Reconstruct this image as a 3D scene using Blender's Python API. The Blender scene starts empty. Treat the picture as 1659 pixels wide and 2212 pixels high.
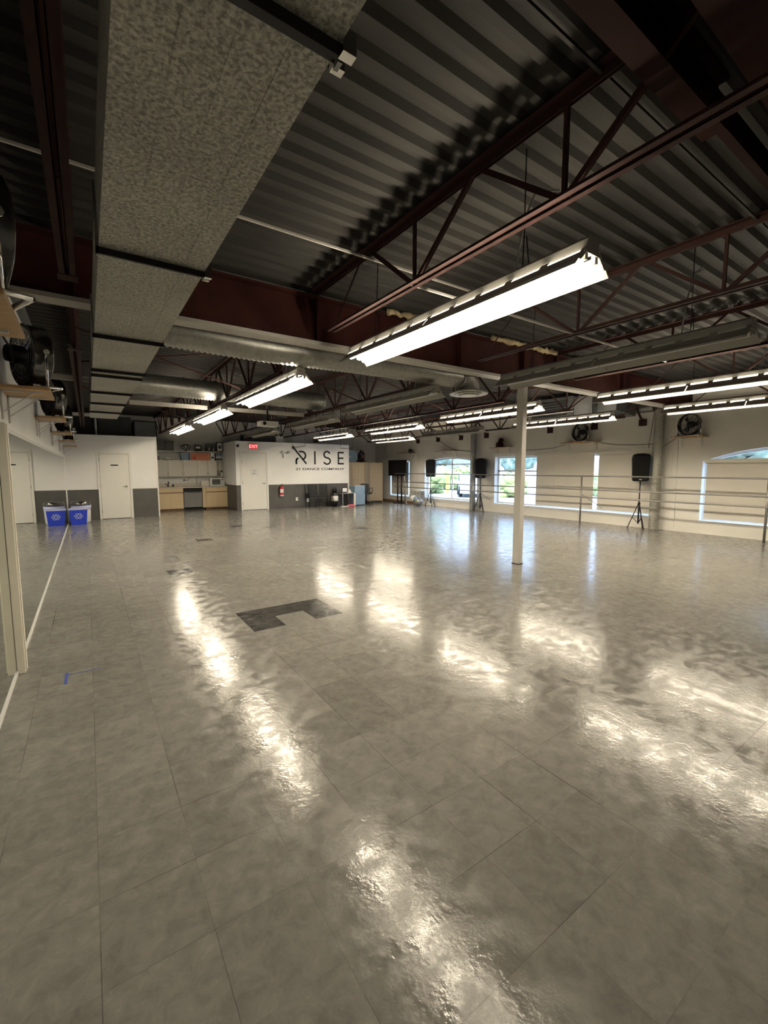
import bpy, bmesh, math, random
from mathutils import Vector, Matrix
random.seed(7)
PI = math.pi
sc = bpy.context.scene
C = sc.collection

# ------------------------------------------------------------------ materials
def nt(name):
    m = bpy.data.materials.new(name); m.use_nodes = True
    t = m.node_tree; b = t.nodes['Principled BSDF']
    return m, t, b

def pm(name, col, rough=0.6, metal=0.0, var=0.0, vscale=4.0, bump=0.0, bscale=60.0, spec=None, emit=None, estr=0.0, stretch=None):
    m, t, b = nt(name)
    b.inputs['Base Color'].default_value = (*col, 1)
    b.inputs['Roughness'].default_value = rough
    b.inputs['Metallic'].default_value = metal
    if spec is not None: b.inputs['Specular IOR Level'].default_value = spec
    if emit:
        b.inputs['Emission Color'].default_value = (*emit, 1); b.inputs['Emission Strength'].default_value = estr
    if var or bump:
        tc = t.nodes.new('ShaderNodeTexCoord'); src = tc.outputs['Object']
        if stretch:
            mp = t.nodes.new('ShaderNodeMapping'); mp.inputs['Scale'].default_value = stretch
            t.links.new(src, mp.inputs[0]); src = mp.outputs[0]
    if var:
        n = t.nodes.new('ShaderNodeTexNoise'); n.inputs['Scale'].default_value = vscale; n.inputs['Detail'].default_value = 6
        t.links.new(src, n.inputs['Vector'])
        r = t.nodes.new('ShaderNodeValToRGB')
        r.color_ramp.elements[0].position = .3; r.color_ramp.elements[1].position = .7
        r.color_ramp.elements[0].color = (*[max(0, c*(1-var)) for c in col], 1)
        r.color_ramp.elements[1].color = (*[min(1, c*(1+var)) for c in col], 1)
        t.links.new(n.outputs['Fac'], r.inputs[0]); t.links.new(r.outputs[0], b.inputs['Base Color'])
    if bump:
        n2 = t.nodes.new('ShaderNodeTexNoise'); n2.inputs['Scale'].default_value = bscale; n2.inputs['Detail'].default_value = 4
        t.links.new(src, n2.inputs['Vector'])
        bp = t.nodes.new('ShaderNodeBump'); bp.inputs['Strength'].default_value = bump; bp.inputs['Distance'].default_value = .01
        t.links.new(n2.outputs['Fac'], bp.inputs['Height']); t.links.new(bp.outputs[0], b.inputs['Normal'])
    return m

M = {}
M['wall'] = pm('white_wall_paint', (.82, .81, .79), .7, var=.04, vscale=1.5, bump=.08, bscale=90)
M['wall_r'] = pm('window_wall_paint', (.72, .695, .64), .75, var=.05, vscale=1.2, bump=.15, bscale=45)
M['wall_b'] = pm('grey_upper_wall', (.66, .65, .62), .85, var=.10, vscale=1.5)
M['wains'] = pm('dark_grey_wainscot', (.085, .082, .078), .5, var=.12, vscale=3, bump=.05)
M['white'] = pm('white_trim', (.80, .79, .76), .45, var=.02)
M['door'] = pm('cream_door_paint', (.76, .74, .69), .45, var=.02, vscale=2)
M['post'] = pm('cream_post', (.72, .68, .58), .5, var=.05, vscale=5)
M['columnp'] = pm('grey_column_paint', (.52, .50, .46), .5, var=.05, vscale=6)
M['deck'] = pm('steel_roof_deck', (.046, .044, .041), .8, .0, spec=.15, var=.16, vscale=5, stretch=(.3, 3, 3))
M['joist'] = pm('oxide_red_steel', (.046, .020, .017), .7, .0, spec=.2, var=.18, vscale=8)
M['girderweb'] = pm('oxide_red_girder', (.040, .011, .009), .75, .0, spec=.15, var=.22, vscale=5)
M['beamdark'] = pm('dark_beam_paint', (.020, .008, .007), .8, spec=.08)
M['flange'] = pm('pale_flange', (.47, .45, .41), .6, var=.06, vscale=6)
M['steel'] = pm('galvanised_steel', (.30, .30, .28), .38, .75, var=.15, vscale=20)
M['steel_d'] = pm('dull_duct_steel', (.28, .28, .27), .45, .6, var=.2, vscale=8)
M['chrome'] = pm('chrome', (.78, .78, .77), .12, 1.0)
M['fanmetal'] = pm('dark_polished_fan_metal', (.14, .14, .14), .22, .9, var=.2, vscale=6)
M['black'] = pm('black_plastic', (.007, .007, .008), .5, spec=.3)
M['blackm'] = pm('black_metal', (.02, .02, .022), .35, .5)
M['grille'] = pm('black_speaker_grille', (.007, .007, .007), .8, .0, spec=.2)
M['barre'] = pm('grey_barre_pipe', (.27, .26, .24), .38, .6, var=.08)
M['wood'] = pm('plywood_shelf', (.42, .26, .12), .6, var=.15, vscale=6, stretch=(1, 8, 1))
M['maple'] = pm('pale_maple_laminate', (.70, .54, .33), .5, var=.05, vscale=6, stretch=(8, 1, 1))
M['cream'] = pm('cream_laminate', (.76, .72, .63), .45)
M['counter'] = pm('beige_counter', (.68, .63, .54), .4, var=.05, vscale=30)
M['brownline'] = pm('brown_pull_rail', (.20, .10, .05), .5)
M['stainless'] = pm('brushed_stainless', (.20, .20, .20), .35, .7, var=.08, vscale=8, stretch=(1, 1, 30))
M['red'] = pm('red_enamel', (.55, .02, .025), .35)
M['blue'] = pm('recycling_blue', (.012, .045, .55), .4)
M['lightblue'] = pm('blue_grey_metal', (.19, .27, .36), .5, var=.1, vscale=3)
M['palegrey'] = pm('pale_grey_plastic', (.60, .60, .58), .5)
M['lav'] = pm('lavender_liner', (.45, .47, .72), .5)
M['dark'] = pm('dark_void_grey', (.04, .042, .042), .8, var=.15, vscale=3)
M['greybox'] = pm('grey_sheet_metal', (.12, .125, .125), .5, .4, var=.15, vscale=4)
M['insul'] = pm('yellow_insulation', (.42, .34, .20), .95, var=.3, vscale=20, bump=.8, bscale=30)
M['wicker'] = pm('brown_screen_frame', (.36, .27, .17), .8)
M['fabric'] = pm('charcoal_fabric', (.045, .047, .052), .9, var=.15, vscale=20)
M['mirror'] = pm('mirror_glass', (.80, .845, .82), .015, 1.0)
M['fixture'] = pm('fixture_white_enamel', (.29, .28, .25), .5, var=.04)
M['blind'] = pm('cream_roller_blind', (.66, .62, .55), .8, var=.02, vscale=2)
M['paper'] = pm('white_paper', (.80, .80, .79), .6)
M['screen'] = pm('black_screen', (.004, .004, .005), .35, spec=.25)
M['orange'] = pm('orange_box', (.62, .22, .12), .5, var=.15, vscale=3)
M['gold'] = pm('trophy_metal', (.45, .42, .38), .2, .9)
M['pink'] = pm('pink_red_cloth', (.55, .10, .13), .8)
M['whitelamp'] = pm('unlit_tube_glass', (.70, .70, .68), .3)
M['asphalt'] = pm('outdoor_asphalt', (.42, .41, .40), .9, var=.1, vscale=.4)
M['leaf'] = pm('hedge_leaves', (.30, .36, .14), .8, var=.5, vscale=2.5, bump=1, bscale=6)
M['leaf2'] = pm('tree_leaves', (.22, .30, .24), .8, var=.6, vscale=1.8, bump=1, bscale=5)
M['bark'] = pm('pale_bark', (.40, .38, .36), .8, var=.2, vscale=3)
M['bluebld'] = pm('blue_grey_siding', (.22, .30, .45), .7)
M['yellow'] = pm('yellow_sign', (.80, .50, .08), .6)
M['carw'] = pm('white_car_paint', (.75, .76, .80), .25)
M['cloth1'] = pm('khaki_cloth', (.28, .23, .17), .9)
M['tape'] = pm('blue_tape', (.03, .06, .30), .6)
M['redglow'] = pm('exit_sign_glow', (.8, .05, .05), .4, emit=(1, .03, .045), estr=.10)
M['redlet'] = pm('exit_letters', (1, .5, .5), .4, emit=(1, .35, .35), estr=.45)
M['tube'] = pm('lit_fluorescent_tube', (1, 1, 1), .4, emit=(1, .875, .67), estr=32.0)

# galvanised duct with spangle
m, t, b = nt('galvanised_spangle')
tc = t.nodes.new('ShaderNodeTexCoord')
n1 = t.nodes.new('ShaderNodeTexNoise'); n1.inputs['Scale'].default_value = 75; n1.inputs['Detail'].default_value = 5; n1.inputs['Distortion'].default_value = .6
n2 = t.nodes.new('ShaderNodeTexNoise'); n2.inputs['Scale'].default_value = 2.2; n2.inputs['Detail'].default_value = 2
r = t.nodes.new('ShaderNodeValToRGB'); r.color_ramp.elements[0].position = .36; r.color_ramp.elements[1].position = .66
r.color_ramp.elements[0].color = (.23, .225, .19, 1); r.color_ramp.elements[1].color = (.64, .62, .55, 1)
mx = t.nodes.new('ShaderNodeMixRGB'); mx.blend_type = 'MULTIPLY'; mx.inputs[0].default_value = .5
t.links.new(tc.outputs['Object'], n1.inputs['Vector']); t.links.new(tc.outputs['Object'], n2.inputs['Vector'])
t.links.new(n1.outputs['Fac'], r.inputs[0]); t.links.new(r.outputs[0], mx.inputs[1]); t.links.new(n2.outputs['Fac'], mx.inputs[2])
t.links.new(mx.outputs[0], b.inputs['Base Color'])
b.inputs['Metallic'].default_value = .35; b.inputs['Roughness'].default_value = .5
M['duct'] = m

# woven screen pattern
m, t, b = nt('woven_screen')
tc = t.nodes.new('ShaderNodeTexCoord'); mp = t.nodes.new('ShaderNodeMapping'); mp.inputs['Scale'].default_value = (22, 22, 22)
ck = t.nodes.new('ShaderNodeTexBrick'); ck.inputs['Scale'].default_value = 1.0
ck.inputs['Color1'].default_value = (.66, .59, .48, 1); ck.inputs['Color2'].default_value = (.60, .53, .42, 1); ck.inputs['Mortar'].default_value = (.22, .16, .10, 1)
ck.inputs['Mortar Size'].default_value = .13; ck.inputs['Row Height'].default_value = .6; ck.inputs['Brick Width'].default_value = 1.0
sp = t.nodes.new('ShaderNodeSeparateXYZ'); cb = t.nodes.new('ShaderNodeCombineXYZ')
t.links.new(tc.outputs['Object'], mp.inputs[0]); t.links.new(mp.outputs[0], sp.inputs[0])
t.links.new(sp.outputs['Z'], cb.inputs['X']); t.links.new(sp.outputs['X'], cb.inputs['Y'])
t.links.new(cb.outputs[0], ck.inputs['Vector']); t.links.new(ck.outputs['Color'], b.inputs['Base Color']); b.inputs['Roughness'].default_value = .8
M['woven'] = m

# floor tiles -------------------------------------------------------
GX0, GDX, GY0, GDY = .872, .3065, 1.035, .31
def floor_mat(name, lo, hi):
    m, t, b = nt(name); N = t.nodes.new; L = t.links.new
    tc = N('ShaderNodeTexCoord'); sp = N('ShaderNodeSeparateXYZ'); L(tc.outputs['Object'], sp.inputs[0])
    def mth(op, a, bb=None):
        x = N('ShaderNodeMath'); x.operation = op
        if isinstance(a, (int, float)): x.inputs[0].default_value = a
        else: L(a, x.inputs[0])
        if bb is not None:
            if isinstance(bb, (int, float)): x.inputs[1].default_value = bb
            else: L(bb, x.inputs[1])
        return x.outputs[0]
    u = mth('DIVIDE', mth('SUBTRACT', sp.outputs['X'], GX0), GDX)
    v = mth('DIVIDE', mth('SUBTRACT', sp.outputs['Y'], GY0), GDY)
    fu, fv = mth('FLOOR', u), mth('FLOOR', v)
    du = mth('ABSOLUTE', mth('SUBTRACT', mth('FRACT', mth('ADD', u, .5)), .5))
    dv = mth('ABSOLUTE', mth('SUBTRACT', mth('FRACT', mth('ADD', v, .5)), .5))
    cb = N('ShaderNodeCombineXYZ'); L(fu, cb.inputs[0]); L(fv, cb.inputs[1])
    wn = N('ShaderNodeTexWhiteNoise'); L(cb.outputs[0], wn.inputs['Vector'])
    # marbling + scuffs
    n1 = N('ShaderNodeTexNoise'); n1.inputs['Scale'].default_value = 13; n1.inputs['Detail'].default_value = 10; n1.inputs['Roughness'].default_value = .68; n1.inputs['Distortion'].default_value = .5
    ad = N('ShaderNodeVectorMath'); ad.operation = 'MULTIPLY_ADD'; L(wn.outputs['Color'], ad.inputs[0]); ad.inputs[1].default_value = (3, 3, 3); L(tc.outputs['Object'], ad.inputs[2])
    L(ad.outputs[0], n1.inputs['Vector'])
    n2 = N('ShaderNodeTexNoise'); n2.inputs['Scale'].default_value = .55; n2.inputs['Detail'].default_value = 3; L(tc.outputs['Object'], n2.inputs['Vector'])
    r = N('ShaderNodeValToRGB'); r.color_ramp.elements[0].position = .33; r.color_ramp.elements[1].position = .68
    r.color_ramp.elements[0].color = (*lo, 1); r.color_ramp.elements[1].color = (*hi, 1)
    L(n1.outputs['Fac'], r.inputs[0])
    # tile tint
    k = mth('ADD', mth('MULTIPLY', wn.outputs['Value'], .14), .93)
    k = mth('MULTIPLY', k, mth('ADD', mth('MULTIPLY', n2.outputs['Fac'], .35), .83))
    # thin dark scuff/pale scratches
    n3 = N('ShaderNodeTexNoise'); n3.inputs['Scale'].default_value = 55; n3.inputs['Detail'].default_value = 3; L(tc.outputs['Object'], n3.inputs['Vector'])
    sc_ = mth('MULTIPLY', mth('GREATER_THAN', n3.outputs['Fac'], .66), .10)
    k = mth('ADD', k, sc_)
    # joints, fading in and out
    n4 = N('ShaderNodeTexNoise'); n4.inputs['Scale'].default_value = 1.3; n4.inputs['Detail'].default_value = 1; L(tc.outputs['Object'], n4.inputs['Vector'])
    n5 = N('ShaderNodeTexNoise'); n5.inputs['Scale'].default_value = 1.0; n5.inputs['Detail'].default_value = 1
    mp = N('ShaderNodeMapping'); mp.inputs['Location'].default_value = (7, 3, 1); L(tc.outputs['Object'], mp.inputs[0]); L(mp.outputs[0], n5.inputs['Vector'])
    ju = mth('MULTIPLY', mth('LESS_THAN', du, mth('ADD', mth('MULTIPLY', n4.outputs['Fac'], .022), -.0075)), mth('MULTIPLY', n4.outputs['Fac'], .8))
    jv = mth('MULTIPLY', mth('LESS_THAN', dv, mth('ADD', mth('MULTIPLY', n5.outputs['Fac'], .022), -.0085)), mth('MULTIPLY', n5.outputs['Fac'], .8))
    j = mth('MAXIMUM', ju, jv)
    k = mth('MULTIPLY', k, mth('SUBTRACT', 1.0, j))
    mx = N('ShaderNodeVectorMath'); mx.operation = 'SCALE'; L(r.outputs[0], mx.inputs[0]); L(k, mx.inputs['Scale'])
    L(mx.outputs[0], b.inputs['Base Color'])
    # waxed gloss with uneven wear
    n6 = N('ShaderNodeTexNoise'); n6.inputs['Scale'].default_value = 9; n6.inputs['Detail'].default_value = 8; n6.inputs['Roughness'].default_value = .65; L(tc.outputs['Object'], n6.inputs['Vector'])
    rr = N('ShaderNodeMapRange'); rr.inputs[1].default_value = .42; rr.inputs[2].default_value = .58; rr.inputs[3].default_value = .09; rr.inputs[4].default_value = .26
    L(n6.outputs['Fac'], rr.inputs[0]); L(rr.outputs[0], b.inputs['Roughness'])
    b.inputs['Specular IOR Level'].default_value = .22
    n7 = N('ShaderNodeTexNoise'); n7.inputs['Scale'].default_value = 38; n7.inputs['Detail'].default_value = 3; n7.inputs['Roughness'].default_value = .6
    L(ad.outputs[0], n7.inputs['Vector'])
    bp = N('ShaderNodeBump'); bp.inputs['Strength'].default_value = .17; bp.inputs['Distance'].default_value = .005
    hh = mth('SUBTRACT', n7.outputs['Fac'], mth('MULTIPLY', j, .8)); L(hh, bp.inputs['Height']); L(bp.outputs[0], b.inputs['Normal'])
    return m
M['floor'] = floor_mat('grey_vinyl_tile', (.155, .149, .136), (.236, .228, .209))
M['floor_m'] = floor_mat('mid_grey_vinyl_tile', (.136, .130, .118), (.205, .197, .180))
M['floor_d'] = floor_mat('dark_grey_vinyl_tile', (.040, .038, .037), (.062, .060, .058))

# ------------------------------------------------------------------ mesh builder
class MB:
    def __init__(s): s.bm = bmesh.new(); s.mats = []
    def mi(s, m):
        if m is None: return 0
        if m not in s.mats: s.mats.append(m)
        return s.mats.index(m)
    def poly(s, pts, m=None):
        f = s.bm.faces.new([s.bm.verts.new(p) for p in pts]); f.material_index = s.mi(m); return f
    def box(s, x0, x1, y0, y1, z0, z1, m=None):
        x0, x1 = sorted((x0, x1)); y0, y1 = sorted((y0, y1)); z0, z1 = sorted((z0, z1))
        v = [s.bm.verts.new(p) for p in ((x0,y0,z0),(x1,y0,z0),(x1,y1,z0),(x0,y1,z0),(x0,y0,z1),(x1,y0,z1),(x1,y1,z1),(x0,y1,z1))]
        for q in ((0,3,2,1),(4,5,6,7),(0,1,5,4),(1,2,6,5),(2,3,7,6),(3,0,4,7)):
            f = s.bm.faces.new([v[i] for i in q]); f.material_index = s.mi(m)
        return s
    def bar(s, p, q, w, h, m=None, up=(0,0,1)):
        p, q = Vector(p), Vector(q); d = (q-p).normalized(); u = Vector(up)
        if abs(d.dot(u)) > .98: u = Vector((1,0,0))
        a = d.cross(u).normalized()*w/2; b_ = d.cross(a).normalized()*h/2
        v = [s.bm.verts.new(c+o) for c in (p, q) for o in (-a-b_, a-b_, a+b_, -a+b_)]
        for k in ((3,2,1,0),(4,5,6,7),(0,1,5,4),(1,2,6,5),(2,3,7,6),(3,0,4,7)):
            f = s.bm.faces.new([v[i] for i in k]); f.material_index = s.mi(m)
        return s
    def tube(s, pts, r, n=8, m=None, closed=False, caps=True):
        pts = [Vector(p) for p in pts]; N = len(pts); rings = []
        rs = r if isinstance(r, (list, tuple)) else [r]*N
        prev = None
        for i, p in enumerate(pts):
            if closed: d = (pts[(i+1) % N]-pts[i-1]).normalized()
            else: d = (pts[min(i+1, N-1)]-pts[max(i-1, 0)]).normalized()
            if prev is None:
                u = Vector((0,0,1)) if abs(d.z) < .9 else Vector((1,0,0))
                a = d.cross(u).normalized()
            else:
                a = (prev-d*prev.dot(d)).normalized()
            prev = a; b_ = d.cross(a)
            rings.append([s.bm.verts.new(p+(a*math.cos(t_)+b_*math.sin(t_))*rs[i]) for t_ in [2*PI*k/n for k in range(n)]])
        rng = range(N if closed else N-1)
        for i in rng:
            A, B = rings[i], rings[(i+1) % N]
            for k in range(n):
                f = s.bm.faces.new((A[k], A[(k+1) % n], B[(k+1) % n], B[k])); f.smooth = True; f.material_index = s.mi(m)
        if caps and not closed:
            f = s.bm.faces.new(rings[0][::-1]); f.material_index = s.mi(m)
            f = s.bm.faces.new(rings[-1]); f.material_index = s.mi(m)
        return s
    def lathe(s, c, prof, n=20, m=None, axis='z', caps=True):
        c = Vector(c); rings = []
        for r, h in prof:
            ring = []
            for k in range(n):
                a = 2*PI*k/n; x, y = r*math.cos(a), r*math.sin(a)
                o = {'z': (x, y, h), 'x': (h, x, y), 'y': (y, h, x)}[axis]
                ring.append(s.bm.verts.new(c+Vector(o)))
            rings.append(ring)
        for A, B in zip(rings, rings[1:]):
            for k in range(n):
                f = s.bm.faces.new((A[k], A[(k+1) % n], B[(k+1) % n], B[k])); f.smooth = True; f.material_index = s.mi(m)
        if caps:
            if prof[0][0] > 1e-4: f = s.bm.faces.new(rings[0][::-1]); f.material_index = s.mi(m)
            if prof[-1][0] > 1e-4: f = s.bm.faces.new(rings[-1]); f.material_index = s.mi(m)
        return s
    def prism(s, pts2, a0, a1, axis='y', m=None):
        """extrude a 2-D outline: axis x -> pts are (y,z); y -> (x,z); z -> (x,y)"""
        def P(p, a): return {'x': (a, p[0], p[1]), 'y': (p[0], a, p[1]), 'z': (p[0], p[1], a)}[axis]
        A = [s.bm.verts.new(P(p, a0)) for p in pts2]; B = [s.bm.verts.new(P(p, a1)) for p in pts2]
        for f in (s.bm.faces.new(A[::-1]), s.bm.faces.new(B)): f.material_index = s.mi(m)
        n = len(A)
        for i in range(n):
            f = s.bm.faces.new((A[i], A[(i+1) % n], B[(i+1) % n], B[i])); f.material_index = s.mi(m)
        return s
    def rbox(s, x0, x1, y0, y1, z0, z1, r, m=None, axis='z', n=4):
        """rounded-corner box, corners rounded about an axis"""
        if axis == 'z': a0, a1, b0, b1, c0, c1 = x0, x1, y0, y1, z0, z1
        elif axis == 'y': a0, a1, b0, b1, c0, c1 = x0, x1, z0, z1, y0, y1
        else: a0, a1, b0, b1, c0, c1 = y0, y1, z0, z1, x0, x1
        pts = []
        for cx, cy, st in ((a1-r, b1-r, 0), (a0+r, b1-r, 1), (a0+r, b0+r, 2), (a1-r, b0+r, 3)):
            for k in range(n+1):
                a = (st+k/n)*PI/2; pts.append((cx+r*math.cos(a), cy+r*math.sin(a)))
        return s.prism(pts, c0, c1, axis, m)
    def build(s, name, mat=None, parent=None, recalc=True, bevel=0):
        if recalc: bmesh.ops.recalc_face_normals(s.bm, faces=s.bm.faces)
        if parent is not None:
            off = Vector(parent.location); q = parent.parent
            while q is not None: off = off+q.location; q = q.parent
            bmesh.ops.translate(s.bm, verts=s.bm.verts, vec=-off)
        me = bpy.data.meshes.new(name); s.bm.to_mesh(me); s.bm.free()
        if s.mats:
            for k in s.mats: me.materials.append(M[k] if isinstance(k, str) else k)
        else: me.materials.append(M[mat] if isinstance(mat, str) else mat)
        o = bpy.data.objects.new(name, me); C.objects.link(o)
        if parent is not None: o.parent = parent
        if bevel:
            bv = o.modifiers.new('bevel', 'BEVEL'); bv.width = bevel; bv.segments = 2; bv.limit_method = 'ANGLE'
        return o

def tag(o, label=None, cat=None, group=None, kind=None):
    if label: o['label'] = label
    if cat: o['category'] = cat
    if group: o['group'] = group
    if kind: o['kind'] = kind
    return o
def thing(name, label, cat, loc=(0,0,0), group=None):
    o = bpy.data.objects.new(name, None); C.objects.link(o); o.location = loc; o.empty_display_size = .1
    return tag(o, label, cat, group)
def place(o, loc, rz=0, rx=0, ry=0):
    o.location = loc; o.rotation_euler = (rx, ry, rz); return o
def copy_tree(o, parent=None):
    c = o.copy(); C.objects.link(c); c.parent = parent
    for ch in list(o.children): copy_tree(ch, c)
    return c
def clone(o, label, group=None):
    c = copy_tree(o); c['label'] = label
    if group: c['group'] = group
    return c
def struct(o): o['kind'] = 'structure'; return o
def text_mesh(name, body, size, mat, parent, origin, extrude=.002, align='LEFT', spacing=1.0, facing='-y', bold=0):
    cu = bpy.data.curves.new(name, 'FONT'); cu.body = body; cu.size = size; cu.extrude = extrude
    cu.align_x = align; cu.space_character = spacing; cu.offset = bold
    ob = bpy.data.objects.new(name+'_tmp', cu); C.objects.link(ob)
    bpy.context.view_layer.update()
    dg = bpy.context.evaluated_depsgraph_get(); me = bpy.data.meshes.new_from_object(ob.evaluated_get(dg))
    bpy.data.objects.remove(ob); bpy.data.curves.remove(cu)
    R = Matrix.Rotation(PI/2, 4, 'X')
    off = Vector(origin)-(Vector(parent.location) if parent else Vector())
    if parent and parent.parent: off -= parent.parent.location
    me.transform(Matrix.Translation(off) @ R)
    me.materials.clear(); me.materials.append(M[mat])
    o = bpy.data.objects.new(name, me); C.objects.link(o); o.parent = parent
    return o

XL, XR, YB, YF = -.505, 11.58, 17.7, -3.0     # left wall, window wall, back wall, wall behind the camera
ZD = 3.35                                      # underside of the roof deck

# ------------------------------------------------------------------ floor
dark = {(1,10),(2,10),(3,10),(1,9),(3,9),(0,18),(15,26),(3,27),(7,33),(9,31)}
mid = {(2,5),(1,4),(0,3),(1,3),(2,3),(2,4),(-1,18),(-4,24),(-3,24),(-2,24),(-4,25),(-3,25),(-2,25),(-4,23),(5,28),(3,30),(-2,29),(6,20),(11,13),(8,9),(9,8),(6,3),(7,3),(5,2),(12,8),(13,9),(-3,33)}
fb = MB()
i0, i1 = -6, 36; j0, j1 = -14, 54
for i in range(i0, i1):
    for j in range(j0, j1):
        x0 = max(GX0+i*GDX, -.7); x1 = min(GX0+(i+1)*GDX, 11.9); y0 = GY0+j*GDY; y1 = y0+GDY
        if x1 <= x0: continue
        k = 'floor_d' if (i, j) in dark else 'floor_m' if (i, j) in mid else 'floor'
        fb.poly(((x0,y0,0),(x1,y0,0),(x1,y1,0),(x0,y1,0)), k)
bmesh.ops.remove_doubles(fb.bm, verts=fb.bm.verts, dist=1e-5)
struct(fb.build('floor', recalc=False))
# ------------------------------------------------------------------ ceiling (ribbed steel deck, ribs run across the room)
db = MB(); y = YF-.2; pitch = .1524; prof = []
while y < YB+.3:
    prof += [(y, ZD), (y+.045, ZD), (y+.070, ZD+.038), (y+.128, ZD+.038)]
    y += pitch
A = [db.bm.verts.new((-.7, p[0], p[1])) for p in prof]; B = [db.bm.verts.new((11.95, p[0], p[1])) for p in prof]
for i in range(len(A)-1): db.bm.faces.new((A[i], B[i], B[i+1], A[i+1]))
struct(db.build('ceiling', 'deck', recalc=False))
rf = MB().box(-.9, 12.1, YF-.4, YB+.5, ZD+.06, ZD+.2).build('ceiling_slab', 'dark'); struct(rf); rf.name = 'ceiling_roof'

# ------------------------------------------------------------------ walls
wl = MB(); wl.box(XL-.2, XL, YF, YB+.2, 0, 3.06, 'wall'); wl.box(XL-.2, XL+.012, YF, YB, 3.06, ZD, 'greybox'); struct(wl.build('wall_left'))
struct(MB().box(-.7, 11.9, YB, YB+.2, 0, ZD, 'wall_b').build('wall_back'))
struct(MB().box(-.7, 11.9, YF-.2, YF, 0, ZD, 'wall_b').build('wall_front'))
WX1 = XR+.28
def arch(y0, y1, zs, zp, n=14):
    # circular segment through (y0,zs) (mid,zp) (y1,zs)
    h = zp-zs; c = (y1-y0)/2; Rr = (c*c+h*h)/(2*h); cy = (y0+y1)/2; cz = zp-Rr
    a = math.asin(c/Rr)
    return [(cy+Rr*math.sin(-a+2*a*k/n), cz+Rr*math.cos(-a+2*a*k/n)) for k in range(n+1)]
openings = [(1.10, 4.10, .30, 1.66, 1.95), (5.10, 10.21, .31, 1.90, None), (11.02, 13.97, .30, 1.74, 1.93), (15.0, 16.45, .29, 1.84, None)]
wr = MB(); yprev = YF
for y0, y1, zb, zs, zp in openings:
    wr.box(XR, WX1, yprev, y0, 0, ZD); wr.box(XR, WX1, y0, y1, 0, zb)
    if zp is None: wr.box(XR, WX1, y0, y1, zs, ZD)
    else:
        ar = arch(y0, y1, zs, zp); wr.prism([(y0, ZD)]+ar+[(y1, ZD)], XR, WX1, 'x')
    yprev = y1
wr.box(XR, WX1, yprev, YB, 0, ZD)
struct(wr.build('wall_right', 'wall_r'))
# wall joints on the window wall
tj = MB()
for yy in (4.72, 7.9, 10.75, 14.45): tj.box(XR-.004, XR, yy, yy+.012, 0, 2.9)
struct(tj.build('trim_1', 'wall_b'))
struct(MB().box(XR-.012, XR, 14.3, YB, 0, .09).build('baseboard_right', 'brownline'))

# partition with the washroom door (left) and the lettered partition (right)
def two_tone(mb, x0, x1, y0, y1, zt, zw):
    mb.box(x0, x1, y0, y1, 0, zw, 'wains'); mb.box(x0, x1, y0, y1, zw, zt, 'wall')
PY1, PY2 = 15.27, 15.71
w = MB(); two_tone(w, XL, 1.80, PY1, PY1+.12, 2.475, .885); two_tone(w, 1.70, 1.80, PY1+.12, YB, 2.475, .885); struct(w.build('wall_partition'))
w = MB(); two_tone(w, 4.36, 8.90, PY2, PY2+.12, 2.475, .905); two_tone(w, 4.36, 4.46, PY2+.12, YB, 2.475, .905); struct(w.build('wall_lettered'))
struct(MB().box(8.90, 8.96, PY2-.01, PY2+.15, 0, 2.48).build('trim_2', 'white'))
struct(MB().box(1.795, 1.83, PY1-.012, PY1+.13, 0, 2.49).build('trim_3', 'white'))
struct(MB().box(5.56, 8.90, PY2-.012, PY2, .0, .07).build('baseboard_back', 'wains'))

def door(name, x0, x1, y, zt, knob_x, plate):
    root = MB(); fw = .06
    root.box(x0-fw, x0, y-.025, y, 0, zt+fw); root.box(x1, x1+fw, y-.025, y, 0, zt+fw); root.box(x0, x1, y-.025, y, zt, zt+fw)
    fr = root.build(name, 'door'); struct(fr)
    lf = MB().box(x0+.006, x1-.006, y-.014, y-.001, .012, zt-.006).build('door_leaf', 'door', fr)
    MB().box(x0, x1, y-.004, y-.0005, 0, zt).build('door_gap', 'black', fr)
    hx = x0 if knob_x > (x0+x1)/2 else x1
    for hz in (.25, 1.0, 1.75): MB().tube([(hx, y-.03, hz-.05), (hx, y-.03, hz+.05)], .008, 6).build('hinge', 'steel', fr)
    k = MB().lathe((knob_x, y-.014, .96), [(.028, 0), (.028, -.008), (.010, -.010), (.010, -.05)], 12, axis='y'); k.box(knob_x-.09, knob_x+.01, y-.075, y-.06, .95, .972)
    k.build('door_handle', 'steel', lf)
    return fr
d1 = door('door_1', .30, 1.05, PY1, 1.93, .96, 'dark')
tag(MB().box(.58, .77, PY1-.02, PY1-.014, 1.58, 1.615).build('name_plate', 'blackm'), 'narrow dark nameplate fixed high on the cream door beside the blue recycling bins', 'sign')
d2 = door('door_2', 4.57, 5.46, PY2, 2.06, 5.37, None)
nts = thing('door_notice', 'white paper notice with thin black border on the door under the exit sign', 'notice', (5.01, PY2-.016, 1.27))
pb = MB(); pb.box(4.89, 5.13, PY2-.018, PY2-.0145, 1.27, 1.46); pb.build('sheet', 'paper', nts)
pb = MB()
for a in ((4.895, 5.125, 1.275, 1.281), (4.895, 5.125, 1.449, 1.455), (4.895, 4.901, 1.275, 1.455), (5.119, 5.125, 1.275, 1.455)): pb.box(a[0], a[1], PY2-.0195, PY2-.018, a[2], a[3])
for zz, a, c_ in ((1.42, 4.96, 5.06), (1.40, 4.95, 5.05), (1.37, 4.97, 5.05), (1.345, 4.95, 5.07), (1.325, 4.93, 5.02), (1.305, 4.94, 5.08)): pb.box(a, c_, PY2-.0195, PY2-.018, zz, zz+.008)
pb.build('printed_lines', 'black', nts)

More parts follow.
